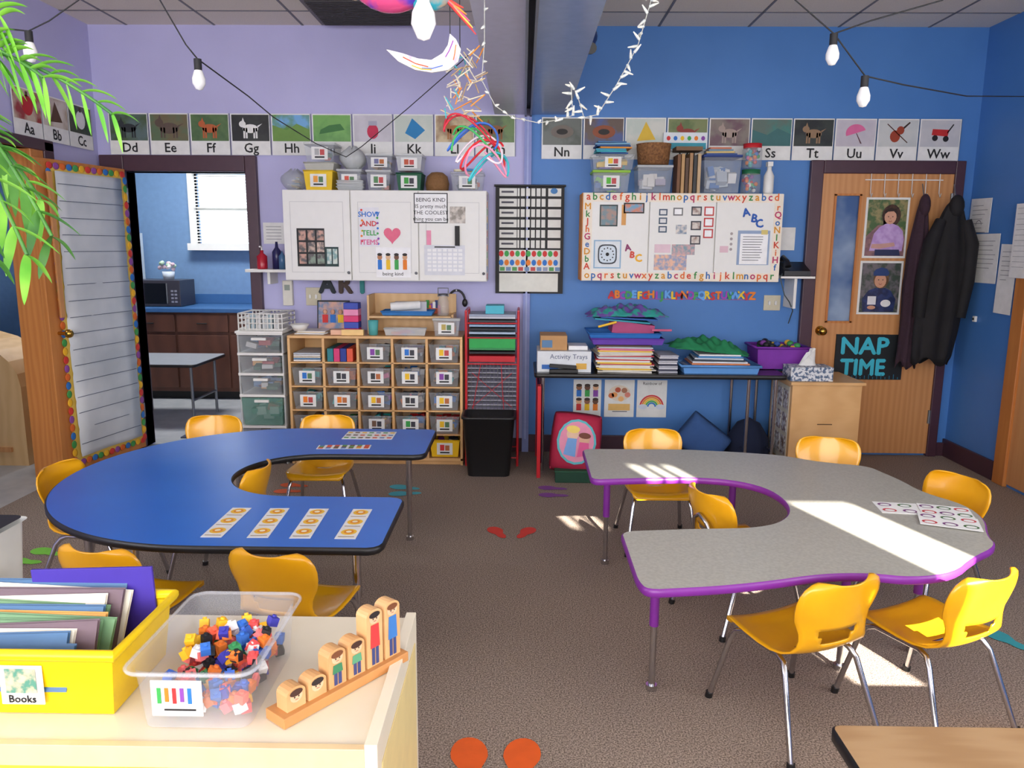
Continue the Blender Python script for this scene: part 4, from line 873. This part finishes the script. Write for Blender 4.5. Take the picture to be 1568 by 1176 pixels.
def foot(name,prs,col):
    b=MB(name)
    for (x,y,s,a) in prs:
        pts=[]
        for i in range(28):
            t=2*math.pi*i/28; sy=math.sin(t); w=.038+.012*sy-.014*math.exp(-((sy+.25)/.3)**2); pts.append((w*math.cos(t),.085*sy))
        ca,sa=math.cos(a),math.sin(a)
        b.add([(x+(p[0]*ca-p[1]*sa)*s,y+(p[0]*sa+p[1]*ca)*s,.003) for p in pts],[t for t in tessellate_polygon([[Vector((p[0],p[1],0)) for p in pts]])],P(col))
    b.done()
foot('footprint_floor_decal',[(-.145,2.06,1.45,.12),(.005,2.06,1.45,-.12)],(240,100,30)); foot('footprint_floor_decal',[(-.125,3.94,1.05,.45),(.025,3.94,1.05,-.45)],(228,66,54))
foot('footprint_floor_decal',[(.2,4.72,1.1,1.4),(.2,4.58,1.1,1.5)],(140,80,160)); foot('footprint_floor_decal',[(-.74,4.70,1.2,1.3),(-.72,4.58,1.2,1.7)],(70,180,196)); foot('footprint_floor_decal',[(-1.45,4.72,1.1,1.4),(-1.45,4.6,1.1,1.6)],(230,100,50))
foot('footprint_floor_decal',[(-2.36,3.6,1.1,1.2),(-2.40,3.48,1.1,1.5)],(130,220,70)); foot('footprint_floor_decal',[(1.92,2.85,1.1,.4)],(60,170,180))
# ---------------------------------------------------------------- foreground cabinet
b=MB('low_storage_cabinet'); x0,x1,ya,yb=-1.75,-.215,1.055,1.485
b.box(x0,x1-.02,ya+.01,yb,.735,.76,cream); b.box(x0,x1-.02,ya-.002,ya+.012,.728,.764,M('cream_edge',(232,206,160),.4))
b.box(x1-.02,x1,ya-.002,yb,.02,.772,cream); b.box(x0,x0+.02,ya,yb,.02,.772,cream)
b.box(x0+.02,x1-.02,ya+.02,ya+.03,.06,.735,yell); b.box(x1,x1+.002,ya+.03,yb-.03,.05,.72,M('cream_yellow',(238,216,150),.4)); b.box(x0+.02,x1-.02,ya+.03,yb,.36,.38,cream); b.box(x0+.02,x1-.02,ya+.03,yb,.04,.06,cream)
b.box(x0+.02,x1-.02,ya+.01,yb-.02,0,.04,cream); b.done(.004)
zc=.7615
b=MB('yellow_book_bin'); yb_=P((250,212,10),.35); bin_(b,-1.06,-.65,1.125,1.335,zc,.872,yb_)
b.tube([(-1.065,1.12,.874),(-.645,1.12,.874),(-.645,1.34,.874),(-1.065,1.34,.874)],.010,yb_,8,True)
b.box(-.835,-.765,1.124,1.126,.785,.853,paper); b.rect(-.825,-.775,.806,.848,1.1225,PH((90,150,130),(220,200,170),60)); b.text('Books',-.80,.79,1.1225,.018,black,th=.0003); b.done(.003)
b=MB('picture_books_in_bin'); random.seed(21)
for i in range(13):
    yy_=1.145+i*.0130; h=.874+i*.0030+random.uniform(-.004,.004); xa=-1.04+random.uniform(0,.02); xb=-.70-random.uniform(0,.05); R=Matrix.Rotation(random.uniform(-.07,.07),3,'Y')@Matrix.Rotation(-.5,3,'X'); c=P(random.choice([(190,70,70),(110,150,110),(236,230,214),(70,110,150),(170,190,90),(220,160,80),(110,90,100),(220,120,110)]))
    b.box(xa,xb,yy_,yy_+.0015,.80,h,c,R=R); b.box(xa+.004,xb-.004,yy_+.0016,yy_+.007,.802,h-.002,paper,R=R); b.box(xa,xb,yy_+.0071,yy_+.0085,.80,h,c,R=R)
b.done()
b=MB('purple_folder'); b.box(-.90,-.675,1.326,1.332,.78,.930,P((66,46,160)),R=Matrix.Rotation(-.04,3,'Y')); b.done(.001)
b=MB('clear_bin_of_counting_cubes')
cb=M('clear_bin',(226,230,238),.08,alpha=.22)
lofts(b,[rr_(-.515,1.225,.085,.12,zc,.02),rr_(-.515,1.225,.093,.132,.865,.025),rr_(-.515,1.225,.104,.143,.868,.028),rr_(-.515,1.225,.104,.143,.862,.028)],cb)
b.tube(rr_(-.515,1.225,.104,.143,.866,.028),.003,cb,6,True)
b.box(-.575,-.495,1.092,1.094,.79,.85,paper)
for i in range(5): b.box(-.565+i*.012,-.559+i*.012,1.0905,1.0915,.812+.003*(i%2),.838,P(RC[[3,4,0,5,1][i]]))
b.rect(-.555,-.505,.80,.803,1.0905,black)
random.seed(4)
for i in range(230):
    z=.772+random.random()**1.2*.066; lim=.070; x=-.515+random.uniform(-lim,lim); y=1.225+random.uniform(-.1,.1)
    if z>.81 and abs(y-1.27)>.06: z-=.035
    c=random.choice([(60,110,210),(240,90,90),(250,190,40),(60,150,90),(240,240,240),(30,30,36),(240,130,50),(60,60,170),(240,120,120),(60,120,210),(250,110,80)])
    R=Matrix.Rotation(random.uniform(0,3),3,'Z')@Matrix.Rotation(random.uniform(-.7,.7),3,'X'); h=.008
    b.box(x-h,x+h,y-h,y+h,z-h,z+h,P(c),R=R); n=R@Vector((0,0,1)); p=Vector((x,y,z)); b.cyl(p+n*h,p+n*(h+.004),.004,P(c),8)
b.done()
b=MB('wooden_family_blocks')
dirv=Vector((.155,.20,0)).normalized(); a=math.atan2(dirv.y,dirv.x); b.T=Matrix.Translation((-.385,1.125,zc))@Matrix.Rotation(a,4,'Z')
wd=M('block_wood',(222,176,122),.5,rgb2=(206,156,102),scale=12); b.box(-.01,.26,-.025,.025,0,.018,M('block_base',(200,140,82),.5))
hs=[.036,.036,.066,.066,.105,.105]; cl=[(150,90,60),(230,150,70),(60,130,90),(90,160,120),(210,60,60),(60,120,190)]
for i,h in enumerate(hs):
    x=.004+i*.042; w=.036
    prof=[(0,0),(w,0)]+[(w/2+w/2*math.cos(math.radians(t)),h-.010+.012*math.sin(math.radians(t))) for t in range(0,181,22)]
    prof=[(x+p[0],.018+p[1]) for p in prof]
    for yy_ in(-.014,.014): b.poly(prof,yy_,wd)
    for k in range(len(prof)):
        p,q=prof[k],prof[(k+1)%len(prof)]; b.add([(p[0],-.014,p[1]),(q[0],-.014,q[1]),(q[0],.014,q[1]),(p[0],.014,p[1])],[(0,1,2,3)],wd)
    cx=x+w/2; hz=.018+h-.014
    b.ell(cx,hz,.012,.011,-.0145,P((236,190,150)),12); b.ell(cx,hz+.006,.0125,.006,-.015,P([(70,40,30),(40,30,30),(120,70,40)][i%3]),12); b.ell(cx-.004,hz-.001,.0014,.0018,-.0155,black,6); b.ell(cx+.004,hz-.001,.0014,.0018,-.0155,black,6); b.rect(cx-.003,cx+.003,hz-.006,hz-.005,-.0155,P((180,60,60)))
    if h>.04: b.poly([(cx-.011,.024+h*.28),(cx+.011,.024+h*.28),(cx+.009,hz-.012),(cx-.009,hz-.012)],-.0148,P(cl[i])); b.rect(cx-.008,cx-.001,.021,.024+h*.28,-.0148,P((60,70,120))); b.rect(cx+.001,cx+.008,.021,.024+h*.28,-.0148,P((60,70,120)))
b.done(.001)
b=MB('white_supply_bin'); lofts(b,[rr_(-1.13,1.42,.11,.055,zc,.02),rr_(-1.13,1.42,.125,.062,.965,.02),rr_(-1.13,1.42,.132,.068,.97,.02)],M('white_bin',(222,222,216),.4)); b.add(rr_(-1.13,1.42,.125,.06,.975,.02),[tuple(range(24))],blacks)
for i in range(8): b.box(-1.24+i*.03,-1.225+i*.03,1.354,1.358,.80,.94,P((200,200,196)))
b.done()
# ---------------------------------------------------------------- hanging things
glass=M('frosted_bulb',(246,246,244),.15)
wirem=P((30,30,34))
def bulb(b,x,y,z):
    b.cyl((x,y,z+.035),(x,y,z+.075),.014,wirem); b.lathe([(0,-.035),(.012,-.032),(.023,-.012),(.024,.005),(.016,.03),(.012,.038)],(x,y,z),glass,14)
b=MB('string_lights_left')
bulb(b,-1.21,3,2.115); bulb(b,-1.83,3,2.21)
b.tube([(-1.55,2.8,3.0),(-1.35,3,2.42),(-1.25,3,2.24),(-1.21,3,2.19),(-1.2,3.5,2.15),(-1.25,4,2.14),(-1.2,4.6,2.09),(-1.14,5.1,2.07),(-1.05,5.15,2.14),(-.75,5.1,2.36),(-.28,5.0,2.72),(-.22,5,2.78)],.0028,wirem,6)
b.tube([(-1.5,2.9,3.0),(-1.62,3,2.40),(-1.75,3,2.32),(-1.83,3,2.285),(-2.0,3,2.30),(-3.0,3.1,2.6)],.0028,wirem,6); b.done()
b=MB('string_lights_right'); bulb(b,1.12,3,2.21); bulb(b,1.245,3,2.065)
b.tube([(.85,3,3.0),(.97,3,2.40),(1.12,3,2.285),(1.245,3,2.14),(1.41,3.05,2.12),(2.0,3.7,2.2),(3.14,4.9,2.42)],.0028,wirem,6)
b.tube([(1.12,3,2.285),(1.25,3,2.33),(1.5,3,2.40),(1.9,3.0,2.9),(2.0,3,3.0)],.0028,wirem,6); b.done()
b=MB('fairy_light_garland'); random.seed(8)
path=[(.48,3,2.99),(.46,3,2.42),(.41,3,2.24),(.34,3,2.11),(.27,3,2.0),(.22,3,1.99),(.19,3,2.08),(.17,3,2.10),(.18,3.02,2.0),(.12,3,1.98),(.05,3,1.97),(-.05,3,1.99),(-.11,3,2.03),(-.16,3,2.12),(-.15,3,2.25),(-.15,3,2.42)]
V=[Vector(p) for p in path]; b.tube(V,.0018,P((200,200,190)),6)
for i in range(len(V)-1):
    if i==0: continue
    k=max(2,int((V[i+1]-V[i]).length/(.022 if i<9 else .05)))
    for j in range(k):
        p=V[i]+(V[i+1]-V[i])*j/k; d=Vector((random.uniform(-1,1),random.uniform(-.6,.6),random.uniform(-.6,.8))).normalized(); ll=.036 if i<9 else .016; b.cyl(p,p+d*ll*.4,.0055,P((220,225,220)),6); b.cyl(p+d*ll*.4,p+d*ll,.005,P((250,248,235)),6,r2=.002)
b.done()
b=MB('hanging_foil_fish_ornament'); irid=M('iridescent_foil',(90,70,200),.25,rgb2=(240,90,150),scale=16,contrast=(.42,.56),metal=.3); ir2=M('iridescent_foil2',(60,180,200),.25,rgb2=(240,160,70),scale=18,contrast=(.42,.56),metal=.3)
b.sph((-.26,1.6,2.035),.085,.05,.072,irid,20,12); b.sph((-.19,1.6,2.025),.06,.03,.06,ir2,16,10); b.sph((-.33,1.6,2.03),.035,.02,.045,ir2,12,8)
for k in range(5): b.cyl((-.15,1.6,1.985),(-.12+.006*k,1.59,1.97-.012*k),.005,P([(230,70,60),(240,150,60),(230,90,140),(250,200,90),(220,60,60)][k]),6,r2=.001)
b.cyl((-.25,1.6,2.08),(-.25,1.6,3.0),.0015,wirem,6); b.lathe([(0,-.04),(.012,-.036),(.024,-.01),(.022,.01),(.012,.03),(.012,.05)],(-.195,1.57,1.945),glass,14); b.done()
b=MB('hanging_paper_moon_ornament')
def mo(px,py): return (-.272+(px-590)*.00132,1.905-(py-70)*.0013)
op=[mo(*p) for p in[(587,73),(605,90),(630,102),(655,106),(680,102),(695,90),(699,72),(692,58),(683,50),(680,66),(672,78),(655,88),(635,86),(610,78)]]
for yy_ in(1.62,1.626): b.poly(op,yy_,M('painted_paper',(240,236,230),.6,rgb2=(160,130,190),scale=34,contrast=(.52,.70)))
for k in range(len(op)):
    p,q=op[k],op[(k+1)%len(op)]; b.add([(p[0],1.62,p[1]),(q[0],1.62,q[1]),(q[0],1.626,q[1]),(p[0],1.626,p[1])],[(0,1,2,3)],paper)
for (p,q),c in((((612,84),(650,98)),(220,90,60)),(((640,100),(672,96)),(90,120,200)),(((688,88),(692,66)),(230,120,60)),(((625,96),(655,102)),(240,190,60)),(((676,84),(688,60)),(150,70,170))):
    a_,c_=mo(*p),mo(*q); b.tube([(a_[0],1.6195,a_[1]),((a_[0]+c_[0])/2,1.6195,(a_[1]+c_[1])/2-.003),(c_[0],1.6195,c_[1])],.0012,P(c),5)
b.cyl((op[8][0],1.623,op[8][1]),(op[8][0],1.623,3.0),.001,wirem,6); b.done()
b=MB('hanging_scribble_mobile'); random.seed(12)
for i in range(60):
    p=Vector((-.19+random.uniform(-.055,.06),2.5+random.uniform(-.04,.04),2.02+random.uniform(-.11,.09))); d=Vector((random.uniform(-1,1),random.uniform(-.5,.5),random.uniform(-1,1))).normalized()*random.uniform(.012,.035)
    b.cyl(p-d,p+d,.002,P(random.choice([(210,190,150),(230,220,200),(240,150,60),(70,180,190),(180,150,110),(226,216,190)])),6)
for k in range(7):
    ph=random.uniform(0,6); cx=-.17+.010*k; cz_=1.87-.018*k
    b.tube([(cx+.08*math.cos(t*.7+ph)*(1-.04*k),2.5+.04*math.sin(t*.9+ph),cz_+.045*math.sin(t*1.1+ph*2)) for t in [i*.3 for i in range(30)]],.0034,P([(200,40,60),(60,110,200),(60,170,90),(236,220,230),(220,40,50),(240,150,180),(60,180,190)][k]),6)
b.cyl((-.2,2.5,2.1),(-.2,2.5,2.42),.0015,wirem,6); b.done()
b=MB('dome_security_camera'); b.cyl((.42,5.3,3.0),(.42,5.3,2.9),.02,white); b.cyl((.42,5.32,2.78),(.42,5.22,2.76),.035,blacks); b.sph((.42,5.3,2.85),.045,.045,.06,P((40,60,110),.3)); b.done()
# hanging plant
b=MB('hanging_palm_plant'); random.seed(17)
leafm=M('leaf_green',(96,176,56),.4,rgb2=(150,214,80),scale=12); leafd=M('leaf_dark',(50,110,50),.45,rgb2=(90,150,60),scale=12)
c0=Vector((-1.13,1.33,1.80))
def frond(c,end,droop,w,m):
    n=12; pts=[]
    for i in range(n+1):
        t=i/n; pts.append(c.lerp(end,t)+Vector((0,0,droop*4*t*(1-t))))
    vs=[];fs=[]
    for i,p in enumerate(pts):
        t=i/n; d=(pts[min(i+1,n)]-pts[max(i-1,0)]).normalized(); sd_=d.cross(Vector((0,.35,1))).normalized(); ww=w*(math.sin(math.pi*min(1,.12+t*.88))**.7)
        vs+= [p-sd_*ww,p+Vector((0,0,-ww*.5)),p+sd_*ww]
    for i in range(n):
        o=i*3; fs+=[(o,o+1,o+4,o+3),(o+1,o+2,o+5,o+4)]
    b.add(vs,fs,m,True)
def palm(e,dr,k0,ll,w,m,n=18):
    e=Vector(e); pts=[c0.lerp(e,i/n)+Vector((0,0,dr*4*(i/n)*(1-i/n))) for i in range(n+1)]; b.tube(pts,.003,leafd,6)
    for i in range(k0,n+1):
        for s in(-1,1):
            d=(pts[i]-pts[i-1]).normalized(); sd_=Vector((d.z*s,.2*s,-d.x*s)).normalized(); f=ll*(1-.45*i/n)*random.uniform(.85,1.15); frond(pts[i],pts[i]+(d*.7+sd_*.75).normalized()*f+Vector((0,random.uniform(-.03,.03),-.022)),.008,w,m)
palm((-.70,1.36,1.735),.07,4,.085,.0045,leafm); palm((-.80,1.34,1.79),.06,4,.10,.006,leafm); palm((-.85,1.32,1.88),.05,4,.11,.006,leafm)
palm((-.775,1.28,1.53),.12,4,.11,.008,leafd); palm((-.80,1.25,1.50),.13,3,.11,.008,leafm); palm((-.84,1.22,1.50),.11,3,.11,.008,leafd); palm((-.80,1.30,1.59),.08,4,.10,.007,leafm); palm((-.87,1.2,1.54),.10,3,.11,.008,leafd)
palm((-1.5,1.1,1.75),.1,4,.12,.007,leafd); palm((-1.4,1.7,1.75),.1,4,.12,.007,leafm); palm((-1.1,1.0,1.72),.1,4,.12,.007,leafd)
b.lathe([(0,-.18),(.08,-.18),(.12,-.02),(.11,-.02),(.08,-.12),(0,-.12)],tuple(c0),P((200,180,160)))
for k in range(3):
    a=2*math.pi*k/3; b.cyl(c0+Vector((.11*math.cos(a),.11*math.sin(a),-.02)),(c0.x,c0.y,3.0),.002,white,6)
b.done()
# ---------------------------------------------------------------- lights
def area(name,loc,rot,sx,sy,e,col=(1,1,1)):
    l=bpy.data.lights.new(name,'AREA'); l.shape='RECTANGLE'; l.size=sx; l.size_y=sy; l.energy=e; l.color=col
    o=bpy.data.objects.new(name,l); COL.objects.link(o); o.location=loc; o.rotation_euler=rot; return o
s=bpy.data.lights.new('sun','SUN'); s.energy=46; s.angle=.009; s.color=(1,.94,.84)
so=bpy.data.objects.new('sun',s); COL.objects.link(so)
d=Vector((-.33,.944,-.488)); so.rotation_euler=d.to_track_quat('-Z','Y').to_euler(); so.location=(4,-6,6)
wm=M('window_frame_white',(235,235,235),.4)
b=MB('window_2'); gm=M('daylight_glass',(220,232,245),.3)
b.box(-2.7,1.8,-2.3,-2.29,.95,2.65,gm)  # unseen pane on a solid wall; the area lamp below stands for its daylight
for x in(-2.7,-1.2,.3,1.75): b.box(x,x+.05,-2.29,-2.26,.95,2.65,wm)
b.box(-2.7,1.8,-2.29,-2.26,.92,.97,wm); b.box(-2.7,1.8,-2.29,-2.26,2.62,2.67,wm); b.done()
area('rear_window_fill',(-.45,-2.2,1.85),(math.radians(98),0,0),4.4,1.6,232,(1,.975,.93))  # area lamp inside the closed unseen rear window, tilted up to fill the ceiling
area('fill_left',(-2.98,.6,1.8),(math.radians(98),0,math.radians(-90)),2.6,1.5,64,(.94,.97,1))  # added fill on the blank left wall, no window there
area('fill_right',(3.1,.9,1.8),(math.radians(98),0,math.radians(90)),2.6,1.5,96,(1,.96,.9))  # added fill by the right wall, which has no window
area('kitchen_fill',(-3.0,6.9,2.9),(0,0,0),1.0,.6,64)  # unseen fill added to brighten the kitchen, no lamp fixture
area('hall_area',(-4.3,3.8,2.9),(0,0,0),.6,.6,14)  # plain unseen area light under the hall ceiling, no fixture built
w=bpy.data.worlds.new('world'); S.world=w; w.use_nodes=True
bg=w.node_tree.nodes['Background']; bg.inputs[0].default_value=(.8,.9,1,1); bg.inputs[1].default_value=3.0
# ---------------------------------------------------------------- camera
cd=bpy.data.cameras.new('camera'); cam=bpy.data.objects.new('camera',cd); COL.objects.link(cam)
cd.sensor_width=36; cd.lens=36*1182/1568; cd.clip_start=.05
R=Matrix.Rotation(math.radians(0.77),3,'Z')@Matrix.Rotation(math.radians(90-10.17),3,'X')@Matrix.Rotation(math.radians(0.4),3,'Z')
cam.matrix_world=Matrix.Translation((0,0,1.52))@R.to_4x4()
S.camera=cam
S.view_settings.view_transform='Standard'
